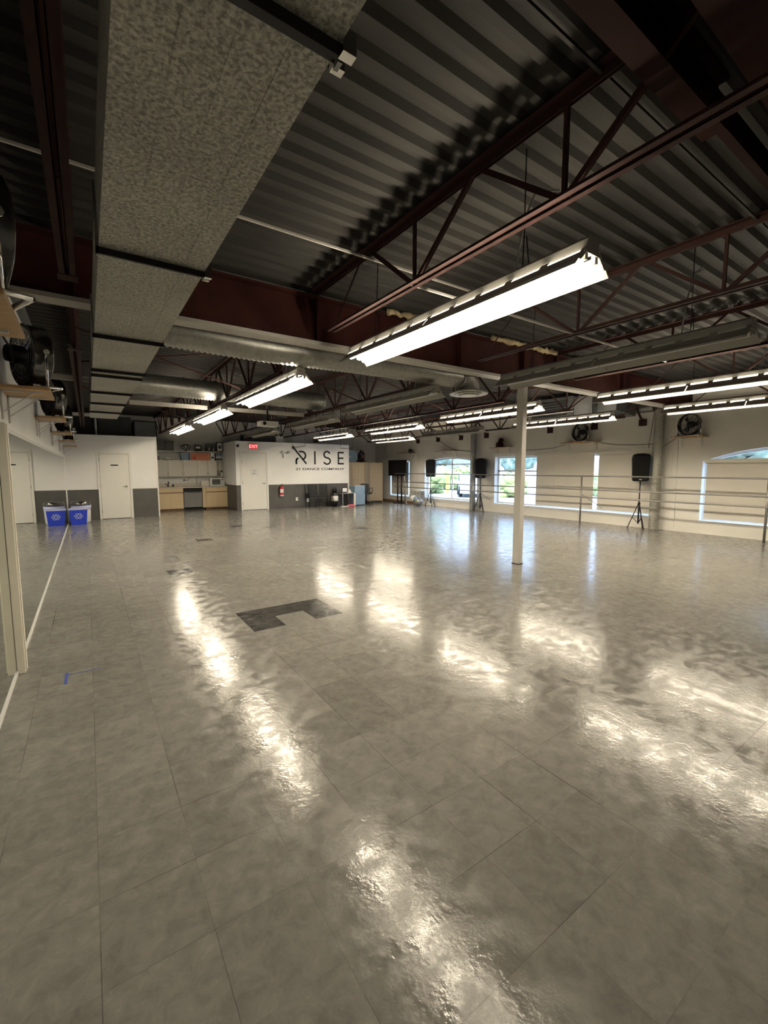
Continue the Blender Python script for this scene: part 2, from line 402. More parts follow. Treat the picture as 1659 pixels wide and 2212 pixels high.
# ------------------------------------------------------------------ mirror wall
mr = thing('wall_mirror', 'large frameless mirror panels covering the lower left wall', 'mirror', (XL, 6, 0))
yy = YF+.1; ys = [yy]
while yy < 14.35: yy = min(yy+1.83, 14.4); ys.append(yy)
for a, b_ in zip(ys, ys[1:]): MB().box(XL-.001, XL+.005, a+.0012, b_-.0012, .03, 1.765).build('mirror_panel', 'mirror', mr)
MB().box(XL, XL+.012, YF+.1, 14.4, 0.0, .028).build('bottom_channel', 'palegrey', mr)
MB().box(XL, XL+.010, YF+.1, 14.4, 1.765, 1.80).build('top_channel', 'palegrey', mr)
MB().box(XL, XL+.010, 14.4, 14.42, 0, 1.80).build('edge_channel', 'white', mr)
pt = thing('white_post', 'cream painted wooden post standing against the mirror at the left edge', 'post', (XL+.03, 4.0, 0))
MB().box(XL+.006, XL+.055, 3.97, 4.04, 0, 1.80).build('post_body', 'post', pt, bevel=.004)
MB().box(XL+.055, XL+.062, 3.985, 4.025, .02, 1.79).build('post_bead', 'post', pt)

# ------------------------------------------------------------------ steel frame
g = thing('steel_girder', 'deep dark red steel girder with pale underside crossing the room above the column', 'beam', (5.5, 4.4, 2.8))
MB().box(XL, XR, 4.39, 4.405, 2.83, 3.27).build('web', 'girderweb', g)
MB().box(XL, XR, 4.31, 4.49, 2.795, 2.83).build('bottom_flange', 'flange', g)
MB().box(XL, XR, 4.31, 4.49, 3.27, 3.29).build('top_flange', 'girderweb', g)
for x in (.0, 2.1, 4.2, 5.5, 6.3, 8.4, 10.5):
    MB().box(x-.008, x+.008, 4.325, 4.389, 2.83, 3.27).build('stiffener', 'girderweb', g)
ib = thing('insulation_strip', 'ragged yellow insulation packed along the top of the red girder', 'insulation', (5, 4.3, 3.28))
for a, b_ in ((2.95, 3.5), (4.7, 6.15), (6.8, 8.1)):
    x = a; pts = []; rs = []
    while x < b_: pts.append((x, 4.25+random.uniform(-.02, .02), 3.285+random.uniform(-.02, .015))); rs.append(random.uniform(.025, .045)); x += .06
    MB().tube(pts, rs, 7).build('insulation_roll', 'insul', ib)
cl = thing('steel_column', 'square pale grey painted column standing alone on the dance floor', 'column', (5.51, 4.355, 0))
MB().box(5.46, 5.56, 4.295, 4.415, 0, 2.795).build('shaft', 'columnp', cl, bevel=.006)
MB().box(5.44, 5.58, 4.275, 4.435, 2.775, 2.795).build('cap_plate', 'columnp', cl)
MB().box(5.455, 5.565, 4.29, 4.42, 0, .012).build('base_plate', 'blackm', cl)

joist_near = ['by the left wall', 'just right of the big square duct', 'beyond the brightest lamp', 'above the unlit lamp at the column', 'second from the window wall', 'nearest the window wall']
def chord(mb, x, y0, y1, z, s=.032, gap=.016, flip=1):
    for sg in (-1, 1):
        mb.box(x+sg*gap/2, x+sg*(gap/2+s), y0, y1, z, z+.005*flip)
        mb.box(x+sg*gap/2, x+sg*(gap/2+.005), y0, y1, z, z+s*flip)
def joist(x, nodes, ya, yb_, zt, zb, ystart, yend, label, group, plate=None):
    j = thing('roof_joist', label, 'joist', (x, (ya+yb_)/2, zb), group)
    m_ = MB(); chord(m_, x, ya, yb_, zt, .05, .018, -1); m_.box(x-.058, x+.058, ya, yb_, zt, zt+.004); m_.build('top_chord', 'joist', j)
    m_ = MB(); chord(m_, x, ystart, yend, zb, .040, .018, 1)
    m_.build('bottom_chord', 'joist', j)
    half = (nodes[1]-nodes[0])/2 if len(nodes) > 1 else .6
    for nd in nodes:
        MB().bar((x, nd, zb+.01), (x, nd, zt-.02), .022, .022).build('web_upright', 'joist', j)
        for sg in (-1, 1):
            yt = nd+sg*(half-.03)
            if yt > yb_ or yt < ya: continue
            MB().bar((x, nd+sg*.02, zb+.015), (x, yt, zt-.03), .026, .030).build('web_diagonal', 'joist', j)
    if plate is not None:
        MB().box(x-.06, x+.06, plate, plate+.12, zb-.006, zb+.004).build('end_plate', 'joist', j)
    return j
xs = [-.04, 2.09, 4.2, 6.3, 8.4, 10.5]
for i, x in enumerate(xs):
    nn = [-2.26, -1.03, .2, 1.43, 2.66]
    j = joist(x, nn, YF, 4.32, 3.335, 2.845, YF+.2, 4.0, 'dark red open web joist of the near bay, '+joist_near[i], 'near bay roof joists', 3.9 if i == 0 else None)
    MB().tube([(x, 3.44, 3.29), (x, 3.95, 2.86)], .008, 6).build('end_rod', 'joist', j)
    ff = [5.5+1.2*k for k in range(10)]
    j = joist(x, ff, 4.46, YB, 3.335, 2.68, 5.35, 16.7, 'dark red open web joist of the far bay, '+['above the wall fans at the left', 'over the left row of lit lamps', 'over the unlit middle lamps', 'beyond the round ceiling diffuser', 'in front of the hanging heater unit', 'closest to the windows'][i], 'far bay roof joists', 5.42 if i == 0 else None)
    MB().bar((x, 5.48, 2.70), (x, 4.52, 3.25), .022, .026).build('end_rod', 'joist', j)
    MB().bar((x, 16.6, 2.70), (x, YB-.05, 3.25), .022, .026).build('end_rod', 'joist', j)
# cross bridging rods between far joists
k = 0
for yb_ in (6.9, 11.6):
    for a, b_ in zip(xs, xs[1:]):
        if k == 4: k += 1; continue
        q = thing('cross_bridging', 'crossed thin steel rods between far joists, '+['front','rear'][k//5]+' line, '+['first','second','third','fourth','fifth'][k%5]+' gap from left', 'brace', (a, yb_, 2.7), 'cross bridging between joists')
        zl = 2.84 if k == 0 else 2.71
        MB().bar((a, yb_, zl), (b_, yb_, 3.28), .02, .02).build('rod', 'joist', q)
        MB().bar((a, yb_+.03, 3.28), (b_, yb_+.03, 2.71), .02, .02).build('rod', 'joist', q)
        k += 1
# horizontal bridging in the near bay
for n_, (yy, zz, xa, xb) in enumerate(((3.25, 3.25, -.5, 3.4), (1.25, 3.315, .5, 11.5), (2.70, 2.86, 2.09, 6.3))):
    tag(MB().bar((xa, yy, zz), (xb, yy, zz), .016, .016).build('conduit_pipe', 'flange' if n_ != 1 else 'deck'), ['thin pale conduit crossing under the roof beside the big duct', 'thin conduit running flat against the roof deck nearest the camera', 'thin conduit crossing at the lower chords over the brightest lamp'][n_], 'conduit', 'ceiling conduits')
for n_, (ya, za, xa, xb) in enumerate(((8.10, 2.80, XL+.01, .34), (13.3, 2.80, XL+.01, .16), (9.20, 2.655, .70, 4.1))):
    tag(MB().box(xa, xb, ya, ya+.05, za, za+.075).build('support_strip', 'flange'), ['pale flat strip spanning from the left wall to the square duct, nearer one', 'pale flat strip spanning from the left wall to the duct end, farther one', 'long pale flat strip under the rear round duct'][n_], 'ceiling strip')
# two dark beams framing a roof opening, top right
for n_, (y0, y1, xa, xb) in enumerate(((.93, 1.03, .9, 2.62), (.62, .78, 1.5, 6.2))):
    q = thing('roof_frame_beam', ['short dark red beam crossing over the nearest joist at the top of the photo', 'long dark red beam running to the top right corner'][n_], 'beam', ((xa+xb)/2, y0, 3.1), 'roof opening beams')
    MB().box(xa, xb, y0, y1, 3.10, 3.112).build('bottom_flange', 'beamdark', q)
    MB().box(xa, xb, (y0+y1)/2-.006, (y0+y1)/2+.006, 3.112, 3.32).build('web', 'beamdark', q)
    MB().box(xa, xb, y0, y1, 3.32, 3.332).build('top_flange', 'beamdark', q)
tag(MB().box(2.62, 6.2, .985, 1.03, 3.2, 3.33).build('roof_angle', 'beamdark'), 'narrow dark red angle continuing the short roof beam to the right', 'beam')

# ------------------------------------------------------------------ big square duct
du = thing('square_duct', 'large square galvanised air duct hung along the ceiling at the upper left', 'duct', (.33, 5, 2.5))
ends = [-1.9, -.44, 1.03, 2.50, 4.05, 5.43, 5.72, 6.96, 8.12, 9.33, 10.55]
DX0, DX1, DZ0, DZ1 = .10, .562, 2.50, 2.785
for a, b_ in zip(ends, ends[1:]):
    s_ = MB().box(DX0, DX1, a+.004, b_-.004, DZ0, DZ1)
    for fx in (.13, .245, .36): s_.box(DX0+fx, DX0+fx+.002, a+.02, b_-.02, DZ0-.0015, DZ0)
    s_.build('duct_section', 'duct', du)
for e in ends[1:-1]:
    s_ = MB().box(DX0-.012, DX1+.012, e-.022, e-.008, DZ0-.03, DZ0+.0, 'blackm'); s_.box(DX0-.012, DX1+.012, e+.008, e+.02, DZ0-.014, DZ0, 'blackm')
    s_.box(DX0-.012, DX0, e-.022, e+.02, DZ0-.03, DZ1, 'steel_d'); s_.box(DX1, DX1+.012, e-.022, e+.02, DZ0-.03, DZ1, 'steel_d')
    s_.build('joint_flange', None, du)
for e in (1.03, 2.5):
    MB().box(DX1-.006, DX1+.030, e-.045, e-.018, DZ0-.034, DZ0+.02).build('corner_clip', 'chrome', du); s_ = MB().box(DX1-.002, DX1+.03, e+.012, e+.035, DZ0-.026, DZ0+.015); s_.build('corner_clip', 'chrome', du)
for e in (-.3, 1.2, 2.6, 4.15, 5.55, 7.1, 8.3, 9.45):
    MB().tube([(DX1+.006, e, DZ1-.02), (DX1+.006, e, ZD)], .005, 5).build('hanger_rod', 'steel_d', du)

# ------------------------------------------------------------------ spiral round ducts
def spiral(name, label, path, r, mat='steel'):
    o = thing(name, label, 'duct', path[0])
    P_ = [Vector(p) for p in path]
    pts, rs = [], []
    for a, b_ in zip(P_, P_[1:]):
        L_ = (b_-a).length; n = max(2, int(L_/.026))
        for k in range(n):
            pts.append(a.lerp(b_, k/n)); rs.append(r+(.016 if len(pts) % 2 == 0 else 0))
    pts.append(P_[-1]); rs.append(r)
    MB().tube(pts, rs, 18).build('duct_body', mat, o)
    return o
r1 = spiral('round_duct', 'spiral round duct along the back of the red girder, ending in a round diffuser', [(.57, 4.68, 2.80), (1.6, 4.70, 2.785), (2.7, 4.68, 2.80), (4.53, 4.72, 2.82)], .145)
eb = MB(); eb.tube([(4.53, 4.72, 2.82), (4.64, 4.72, 2.82), (4.73, 4.73, 2.78), (4.76, 4.74, 2.70), (4.76, 4.74, 2.62)], [.158]*5, 18); eb.build('elbow', 'steel_d', r1)
df = thing('ceiling_diffuser', 'round white cone diffuser hanging under the end of the spiral duct', 'vent', (4.76, 4.74, 2.6))
MB().lathe((4.76, 4.74, 2.60), [(.15, .05), (.20, .03), (.285, .0), (.28, -.012), (.235, -.004), (.20, .02)], 28, caps=False).build('outer_cone', 'white', df)
MB().lathe((4.76, 4.74, 2.585), [(.12, .05), (.17, .012), (.20, .0), (.195, -.01), (.15, .0)], 28, caps=False).build('middle_cone', 'white', df)
MB().lathe((4.76, 4.74, 2.575), [(.06, .05), (.09, .01), (.12, .0), (.115, -.008), (.0, .0)], 24, caps=False).build('inner_cone', 'white', df)
spiral('round_duct', 'spiral round duct crossing farther back behind the open joists', [(.60, 8.55, 2.93), (4.3, 8.7, 2.93)], .165)
spiral('round_duct', 'horizontal spiral duct high along the top of the window wall', [(11.43, 5.12, 3.0), (11.43, 8.6, 3.0)], .125)
pp = thing('vertical_duct', 'perforated spiral duct standing floor to ceiling between the last two windows', 'duct', (11.40, 4.98, 0))
pts = [(11.40, 4.98, k*.03) for k in range(int(2.93/.03)+1)]
MB().tube(pts, [.108+(.004 if k % 3 == 0 else 0) for k in range(len(pts))], 18).build('duct_body', 'duct', pp)
pf = MB()
for k in range(30):
    for a in (-2.25, -2.60):
        z = 1.62+k*.036; c_ = (11.40+.1125*math.cos(a), 4.98+.1125*math.sin(a), z)
        pf.lathe(c_, [(.0001, -.010), (.010, 0), (.0001, .010)], 6, caps=False)
pf.build('perforation_rows', 'white', pp)
p2 = thing('vertical_duct', 'plain spiral duct standing floor to ceiling beside the arched window', 'duct', (11.38, 11.03, 0))
pts = [(11.38, 11.04, k*.03) for k in range(int(3.3/.03)+1)]
MB().tube(pts, [.10+(.004 if k % 3 == 0 else 0) for k in range(len(pts))], 16).build('duct_body', 'steel_d', p2)
MB().tube([(11.52, 10.86, 0), (11.52, 10.86, 1.2)], .025, 8).build('side_pipe', 'white', p2)

# hanging heater unit, right back
hv = thing('hvac_unit', 'dark heating unit hung near the ceiling in front of the window wall', 'air handler', (10, 6.7, 2.7))
MB().box(9.75, 10.30, 6.20, 7.35, 2.74, 3.24).build('cabinet', 'dark', hv)
for k in range(6): MB().box(9.735, 9.75, 6.35, 7.2, 2.80+k*.065, 2.83+k*.065).build('louvre', 'blackm', hv)
MB().prism([(9.78, 2.78), (10.28, 2.78), (10.28, 3.2), (9.78, 3.2)], 5.75, 6.20, 'y').build('metal_collar', 'greybox', hv)
MB().prism([(10.0, 2.82), (10.9, 2.74), (10.9, 3.1), (10.0, 3.16)], 5.3, 5.75, 'y').build('tapered_duct', 'greybox', hv)
for (x, y) in ((9.8, 6.3), (9.8, 7.25), (10.25, 6.3), (10.25, 7.25)): MB().tube([(x, y, 3.2), (x, y, ZD)], .006, 5).build('hanger_rod', 'joist', hv)
# boxes seen above the left partition
q = thing('trunk_duct', 'dark boxed duct work behind the top of the left partition', 'duct', (.5, 16.6, 2.4))
MB().box(-.45, .22, 16.5, 17.3, 2.3, 3.2).build('duct_box', 'dark', q); MB().box(.36, 1.25, 16.4, 17.3, 2.3, 3.15).build('duct_box', 'dark', q)
q2 = thing('metal_cabinet_box', 'grey sheet metal box with black edges above the left partition, right of the dark duct', 'duct box', (1.6, 16.6, 2.4))
MB().box(1.34, 1.98, 16.45, 17.3, 2.3, 3.05).build('box_body', 'greybox', q2)
e = MB()
for x in (1.33, 1.97): e.box(x, x+.03, 16.43, 16.45, 2.3, 3.06)
e.box(1.33, 2.0, 16.43, 16.45, 3.03, 3.07); e.build('edge_frame', 'black', q2)
tag(MB().tube([(.29, 16.3, 2.45), (.29, 16.3, 3.3)], .03, 8).build('white_pipe', 'white'), 'white vertical pipe rising above the left partition beside the duct end', 'pipe')
ow = thing('return_duct', 'rectangular duct stub with a white box lying above the lettered partition', 'duct', (5.0, 16.3, 2.45))
MB().box(4.75, 5.9, 16.0, 16.4, 2.50, 2.72).build('duct_box', 'dark', ow); MB().tube([(4.6, 16.0, 2.73), (5.4, 16.0, 2.73)], .03, 8).build('pipe', 'steel', ow)
MB().box(5.95, 6.25, 15.95, 16.2, 2.50, 2.72).build('white_box', 'palegrey', ow)

# ------------------------------------------------------------------ fluorescent fixtures
def fixture(name='light_fixture'):
    L_ = 2.44; root = thing(name, '', 'ceiling light', (0, 0, 0), 'industrial strip lights')
    m_ = MB().prism([(-.05, .10), (.05, .10), (.05, .145), (.03, .165), (-.03, .165), (-.05, .145)], -L_/2, L_/2, 'y'); m_.build('housing', 'fixture', root)
    for sg in (-1, 1):
        m_ = MB(); th = .0015
        b_, c_ = (.080*sg, .077), (.052*sg, .105)
        # solid lower skirt + lip, in two 4 ft lengths with a seam
        for ya, yb_ in ((-L_/2, -.003), (.003, L_/2)):
            m_.bar((.115*sg, ya, .0385), (.115*sg, yb_, .0385), .104, .002, up=(sg*.742, 0, .670))
            m_.box(.150*sg, .158*sg, ya, yb_, -.004, .010)
        # slotted upper band
        mx_, mz = (b_[0]+c_[0])/2, (b_[1]+c_[1])/2
        n = 10; step = L_/n
        for k in range(n+1):
            yc = -L_/2+k*step; y0 = max(-L_/2, yc-.028); y1 = min(L_/2, yc+.028)
            m_.bar((mx_, y0, mz), (mx_, y1, mz), .040, .002, up=(sg*.707, 0, .707))
        m_.build('reflector', 'fixture', root)
    for sg in (-1, 1):
        for x in (-.045, .045):
            pass
        m_ = MB()
        for x in (-.045, .045): m_.box(x-.013, x+.013, sg*(L_/2-.03), sg*(L_/2-.008), .045, .102)
        m_.prism([(-.052, .10), (.052, .10), (.125, .030), (.105, .028), (.06, .075), (-.06, .075), (-.105, .028), (-.125, .030)], sg*(L_/2-.006), sg*(L_/2), 'y')
        m_.build('lamp_holder', 'fixture', root)
    for x in (-.045, .045):
        MB().tube([(x, -L_/2+.035, .055), (x, L_/2-.035, .055)], .019, 12).build('lamp_tube', 'tube', root)
    m_ = MB().tube([(0, 0, .10), (0.03, 0, .06), (.0, 0, .03), (-.02, 0, .045)], .006, 5); m_.build('centre_clip', 'fixture', root)
    return root
fx0 = fixture()
ZR = 2.47
rows = {1: 2.50, 2: 5.93, 3: 9.42, 4: 13.2}
fl = [ # x, yc, z, lit, label
 (2.21, 2.55, 2.50, 1, 'lit strip light nearest the camera, the brightest and largest in view'),
 (4.28, 2.46, 2.47, 0, 'unlit white strip light just above the top of the column'),
 (6.50, 2.50, 2.47, 1, 'lit strip light at the right edge, in front of the girder'),
 (8.70, 2.52, 2.47, 1, 'lit strip light at the right edge nearest the window wall'),
 (2.08, 5.95, 2.47, 1, 'lit strip light of the left row, just beyond the spiral duct'),
 (4.00, 5.80, 2.47, 0, 'unlit strip light in front of the round diffuser'),
 (6.34, 5.87, 2.47, 1, 'lit strip light passing behind the column'),
 (8.78, 5.93, 2.47, 1, 'lit strip light right of the column near the windows'),
 (2.08, 9.32, 2.47, 1, 'lit strip light of the left row, second from the back'),
 (4.27, 9.30, 2.47, 0, 'unlit strip light between the projector and the lettering'),
 (6.68, 9.45, 2.47, 1, 'lit strip light in the middle, farther than the diffuser'),
 (8.78, 9.42, 2.47, 0, 'unlit strip light in front of the arched window'),
 (2.10, 12.85, 2.47, 1, 'lit strip light above the kitchen end of the left row'),
 (4.30, 12.75, 2.47, 0, 'unlit strip light above the exit sign door'),
 (6.68, 12.85, 2.47, 1, 'small lit strip light right above the letters on the wall'),
 (9.08, 12.85, 2.47, 1, 'small lit strip light above the folding screen'),
]
for i, (x, yc, z, lit, lab) in enumerate(fl):
    o = fx0 if i == 0 else copy_tree(fx0)
    o.location = (x, yc, z); o['label'] = lab
    if not lit:
        for ch in o.children:
            if ch.name.startswith('lamp_tube'):
                ch.data = ch.data.copy(); ch.data.materials[0] = M['whitelamp']
    for sg in (-1, 1):
        cy_ = .45 if i in (8, 9) else .80
        q = MB().tube([(x-.03, yc+sg*cy_, z+.16), (x-.01, yc+sg*(cy_-.01), z+.35), (x, yc+sg*(cy_-.02), 3.33)], .004, 5)
        q.tube([(x+.03, yc+sg*cy_, z+.16), (x+.01, yc+sg*(cy_-.01), z+.35)], .004, 5)
        q.build('hanger_chain', 'blackm', o)
    if i in (0, 1, 4, 5):
        MB().tube([(x, yc-.72, z+.16), (x+.08, yc-.72, z+.5), (x+.2, yc-.70, z+.7), (x+.5, yc-.66, 3.33)], .006, 6).build('power_cord', 'steel_d', o)

# projector
pj = thing('projector', 'white ceiling projector on a dark pole mount in front of the open joists', 'projector', (3.22, 9.1, 2.38))
MB().rbox(3.03, 3.41, 8.95, 9.25, 2.38, 2.48, .02).build('body', 'palegrey', pj)
MB().lathe((3.10, 8.95, 2.43), [(.035, 0), (.035, -.02), (.02, -.02)], 12, axis='y').build('lens', 'black', pj)
m_ = MB().tube([(3.22, 9.1, 2.48), (3.22, 9.1, 3.33)], .02, 8); m_.box(3.12, 3.32, 9.0, 9.2, 2.485, 2.50); m_.build('mount', 'blackm', pj)

# ------------------------------------------------------------------ shelves with fans
def fan():
    """drum fan on a U stand, axis +x, origin under the drum on the shelf"""
    r = .235; zc = .27
    root = thing('drum_fan', '', 'fan', (0, 0, 0))
    MB().lathe((0, 0, zc), [(r, -.065), (r+.006, -.06), (r, -.05), (r, .05), (r+.006, .06), (r, .065), (r-.004, .065), (r-.004, -.065)], 32, axis='x', caps=False).build('drum', 'fanmetal', root)
    for sx in (-.065, .065):
        m_ = MB()
        for q in (.06, .10, .14, .18, .215): m_.tube([(sx, q*math.cos(a), zc+q*math.sin(a)) for a in [2*PI*k/24 for k in range(24)]], .0022, 4, closed=True)
        for k in range(12):
            a = 2*PI*k/12; m_.bar((sx, .03*math.cos(a), zc+.03*math.sin(a)), (sx, r*math.cos(a), zc+r*math.sin(a)), .004, .004)
        m_.build('grille', 'fanmetal', root)
    m_ = MB().lathe((0, 0, zc), [(.001, -.03), (.05, -.03), (.055, .0), (.05, .03), (.001, .03)], 14, axis='x')
    for k in range(3):
        a0 = 2*PI*k/3
        pts = [(.02, .04, -.35), (.02, .19, -.30), (-.03, .19, .35), (-.03, .04, .35)]
        f = [(x, rr*math.cos(a0+da), zc+rr*math.sin(a0+da)) for x, rr, da in pts]
        m_.poly(f); m_.poly([(p[0]-.003, p[1], p[2]) for p in f][::-1])
    m_.build('blades', 'black', root)
    MB().lathe((-.075, 0, zc), [(.001, -.09), (.06, -.085), (.07, -.04), (.07, .03), (.001, .03)], 14, axis='x').build('motor', 'black', root)
    w_ = r+.02
    m_ = MB().tube([(.09, -w_, .012), (-.09, -w_, .012)], .011, 8); m_.tube([(.09, w_, .012), (-.09, w_, .012)], .011, 8)
    m_.tube([(0, -w_, .012), (0, -w_, zc)], .011, 8); m_.tube([(0, w_, .012), (0, w_, zc)], .011, 8); m_.tube([(.09, -w_, .012), (.09, w_, .012)], .011, 8)
    m_.tube([(0, -w_-.01, zc), (0, -r+.01, zc)], .013, 8); m_.tube([(0, w_+.01, zc), (0, r-.01, zc)], .013, 8)
    m_.build('stand', 'chrome', root)
    for sg in (-1, 1): MB().lathe((0, sg*(w_+.012), zc), [(.02, -.012), (.02, .012)], 8, axis='y').build('knob', 'chrome', root)
    return root
def shelf(x0, x1, y0, y1, z, wallx, label, group, fuzzy='wood'):
    root = thing('wall_shelf', label, 'shelf', ((x0+x1)/2, (y0+y1)/2, z), group)
    MB().box(x0, x1, y0, y1, z, z+.024).build('board', fuzzy, root, bevel=.003)
    sg = 1 if wallx < (x0+x1)/2 else -1
    for yy in (y0+.12, y1-.12):
        m_ = MB().box(wallx, wallx+sg*.012, yy-.012, yy+.012, z-.22, z); m_.box(wallx, wallx+sg*.26, yy-.012, yy+.012, z-.012, z)
        m_.bar((wallx+sg*.006, yy, z-.17), (wallx+sg*.2, yy, z-.008), .012, .006); m_.build('bracket', 'palegrey', root)
    return root
fan0 = fan()
lsh = [(1.99, 2.60), (4.20, 4.79), (6.95, 7.54), (9.75, 10.35), (12.3, 12.9), (14.35, 14.95)]
zs_ = [2.065, 2.07, 2.12, 2.13, 2.11, 2.09]
nm = ['nearest the camera', 'second from the camera', 'third from the camera', 'fourth from the camera', 'fifth from the camera', 'farthest from the camera']
for i, ((a, b_), z) in enumerate(zip(lsh, zs_)):
    shelf(XL+.001, -.20, a, b_, z, XL, 'plywood shelf on the left wall above the mirror, '+nm[i]+('' if i < 5 else ' and empty'), 'left wall shelves')
    if i < 5:
        f = fan0 if i == 0 else clone(fan0, '')
        place(f, (-.318, (a+b_)/2-.0, z+.024), rz=math.radians([24, 24, 24, 24, 24][i]))
        f['label'] = 'dark drum fan with chrome stand on the left wall shelf '+nm[i]; f['group'] = 'left wall fans'
tag(MB().tube([(XL+.03, 3.85, 2.42), (XL+.06, 4.05, 2.42), (XL+.09, 4.25, 2.36), (-.42, 4.42, 2.30)], .008, 6).build('fan_cord', 'black'), 'short black plug cord on the wall behind the second left fan', 'cord')
rsh = [(4.02, 4.66, 2.20, 'above the right arched window corner, with a fan'), (6.50, 7.55, 2.21, 'above the wide blinds, with a smaller fan'), (9.45, 10.2, 2.18, 'behind the column top, with a brown object'), (12.0, 12.95, 2.155, 'empty one above the arched window'), (14.6, 15.6, 2.16, 'above the television corner')]
for a, b_, z, lab in rsh:
    shelf(XR-.32, XR-.001, a, b_, z, XR, 'shelf on the window wall '+lab, 'window wall shelves')
for i, (yc, rz) in enumerate(((4.34, 168), (7.0, 172))):
    f = clone(fan0, ['drum fan on the window wall shelf right of the perforated duct', 'drum fan on the window wall shelf over the wide blinds'][i], 'window wall fans')
    place(f, (XR-.20, yc, (2.224, 2.234)[i]), rz=math.radians(rz)); 
ob = thing('bear_ornament', 'dark brown ornament sitting on the shelf behind the column top', 'ornament', (XR-.2, 9.85, 2.204))
MB().lathe((XR-.2, 9.85, 2.204), [(.001, 0), (.12, .0), (.13, .08), (.10, .16), (.04, .2)], 12).build('body', 'girderweb', ob)
MB().lathe((XR-.2, 9.80, 2.37), [(.001, 0), (.08, .02), (.09, .07), (.06, .13), (.001, .14)], 12).build('head', 'girderweb', ob)
ws = thing('wall_speaker', 'small dark speaker on a thin wall arm beside the television', 'speaker', (XR-.2, 14.6, 2.15))  # small black speaker above the shelf, gives no light
MB().lathe((XR-.25, 14.63, 2.24), [(.02, -.10), (.10, -.02), (.10, .02), (.03, .04)], 12, axis='y').build('cone', 'black', ws)
# wall bearing blocks with braces
for i, y in enumerate((5.44, 6.70, 8.08, 10.6, 11.85, 13.13, 14.4)):
    q = thing('brace_plate', 'dark red anchor plate and brace, '+['first','second','third','fourth','fifth','sixth','seventh'][i]+' from the right on the window wall', 'anchor plate', (XR-.02, y, 2.61), 'anchor plates on the window wall')
    MB().box(XR-.05, XR-.001, y-.085, y+.085, 2.56, 2.72).build('plate', 'joist', q)
    MB().bar((XR-.045, y, 2.66), (11.0, y+.05, 3.25), .035, .035).build('brace', 'joist', q)
q = thing('brace_plate', 'dark anchor plate high on the back wall above the grey storage box', 'anchor plate', (8.4, YB-.05, 2.6))
MB().box(8.3, 8.5, YB-.06, YB, 2.66, 2.86).build('plate', 'joist', q)
# cords on the window wall
def droop(name, label, pts, r=.006, mat='blackm'): return tag(MB().tube(pts, r, 5).build(name, mat), label, 'cable')
droop('wall_cable', 'thin cable sagging from the fan shelf above the blinds to the perforated duct', [(XR-.01, 6.5, 2.19), (XR-.01, 6.1, 2.12), (XR-.01, 5.6, 2.09), (XR-.01, 5.15, 2.10)])
droop('wall_cable', 'thin cable sagging between the column and the fan shelf above the blinds', [(XR-.01, 7.55, 2.19), (XR-.01, 8.0, 2.10), (XR-.01, 8.7, 2.07), (XR-.01, 9.3, 2.10)])
droop('wall_cable', 'cable curving down from an anchor plate to the empty shelf', [(XR-.01, 13.0, 2.55), (XR-.01, 12.7, 2.40), (XR-.01, 12.3, 2.25), (XR-.01, 12.0, 2.19), (XR-.01, 11.2, 2.10)], .009)
droop('wall_cable', 'vertical wire dropping from the ceiling to the corner of the wide blinds', [(XR-.01, 5.18, 2.9), (XR-.01, 5.28, 2.0)], .005)
droop('wall_cable', 'pair of thin wires running down the wall right of the perforated duct', [(XR-.01, 4.62, 2.2), (XR-.01, 4.60, .1)], .004, 'palegrey')
droop('wall_cable', 'power cable falling from the fan by the perforated duct', [(XR-.05, 4.66, 2.2), (XR-.03, 4.85, 2.08), (XR-.02, 5.0, 1.98)], .006)

# ------------------------------------------------------------------ windows and blinds
def frame_rect(mb, x0, x1, y0, y1, z0, z1, t_):
    mb.box(x0, x1, y0, y1, z0, z0+t_); mb.box(x0, x1, y0, y1, z1-t_, z1); mb.box(x0, x1, y0, y0+t_, z0+t_, z1-t_); mb.box(x0, x1, y1-t_, y1, z0+t_, z1-t_)
m, t, b = nt('window_glass')
gl = t.nodes.new('ShaderNodeBsdfGlossy'); gl.inputs['Roughness'].default_value = .02; tr = t.nodes.new('ShaderNodeBsdfTransparent'); tr.inputs[0].default_value = (.93, .96, 1, 1)
mx = t.nodes.new('ShaderNodeMixShader'); mx.inputs[0].default_value = .05
t.links.new(tr.outputs[0], mx.inputs[1]); t.links.new(gl.outputs[0], mx.inputs[2]); t.links.new(mx.outputs[0], t.nodes['Material Output'].inputs[0])
M['glass'] = m
WF0, WF1 = XR+.17, XR+.23
def window(name, y0, y1, zb, zs, zp, mull, trans):
    f = MB()
    if zp is None: frame_rect(f, WF0, WF1, y0, y1, zb, zs, .055)
    else:
        f.box(WF0, WF1, y0, y1, zb, zb+.055); f.box(WF0, WF1, y0, y0+.055, zb+.055, zs); f.box(WF0, WF1, y1-.055, y1, zb+.055, zs)
        ar = arch(y0, y1, zs, zp); ar2 = arch(y0+.0, y1-.0, zs-.055, zp-.055)
        f.prism(ar+ar2[::-1], WF0, WF1, 'x')
    for a in mull: f.box(WF0, WF1, a-.03, a+.03, zb+.05, (zp or zs)-.05)
    for zt, a, c_ in trans: f.box(WF0, WF1, a, c_, zt-.025, zt+.025)
    fo = struct(f.build(name, 'white'))
    g_ = MB()
    if zp is None: g_.box(WF0+.028, WF0+.032, y0+.02, y1-.02, zb+.02, zs-.02)
    else:
        ar = arch(y0+.02, y1-.02, zs-.02, zp-.03); g_.prism([(y0+.02, zb+.02)]+ar+[(y1-.02, zb+.02)], WF0+.028, WF0+.032, 'x')
    g_.build('glass_pane', 'glass', fo)
    MB().box(XR-.02, WF0, y0-.02, y1+.02, zb-.03, zb+.004).build('window_sill', 'white', fo)
    return fo
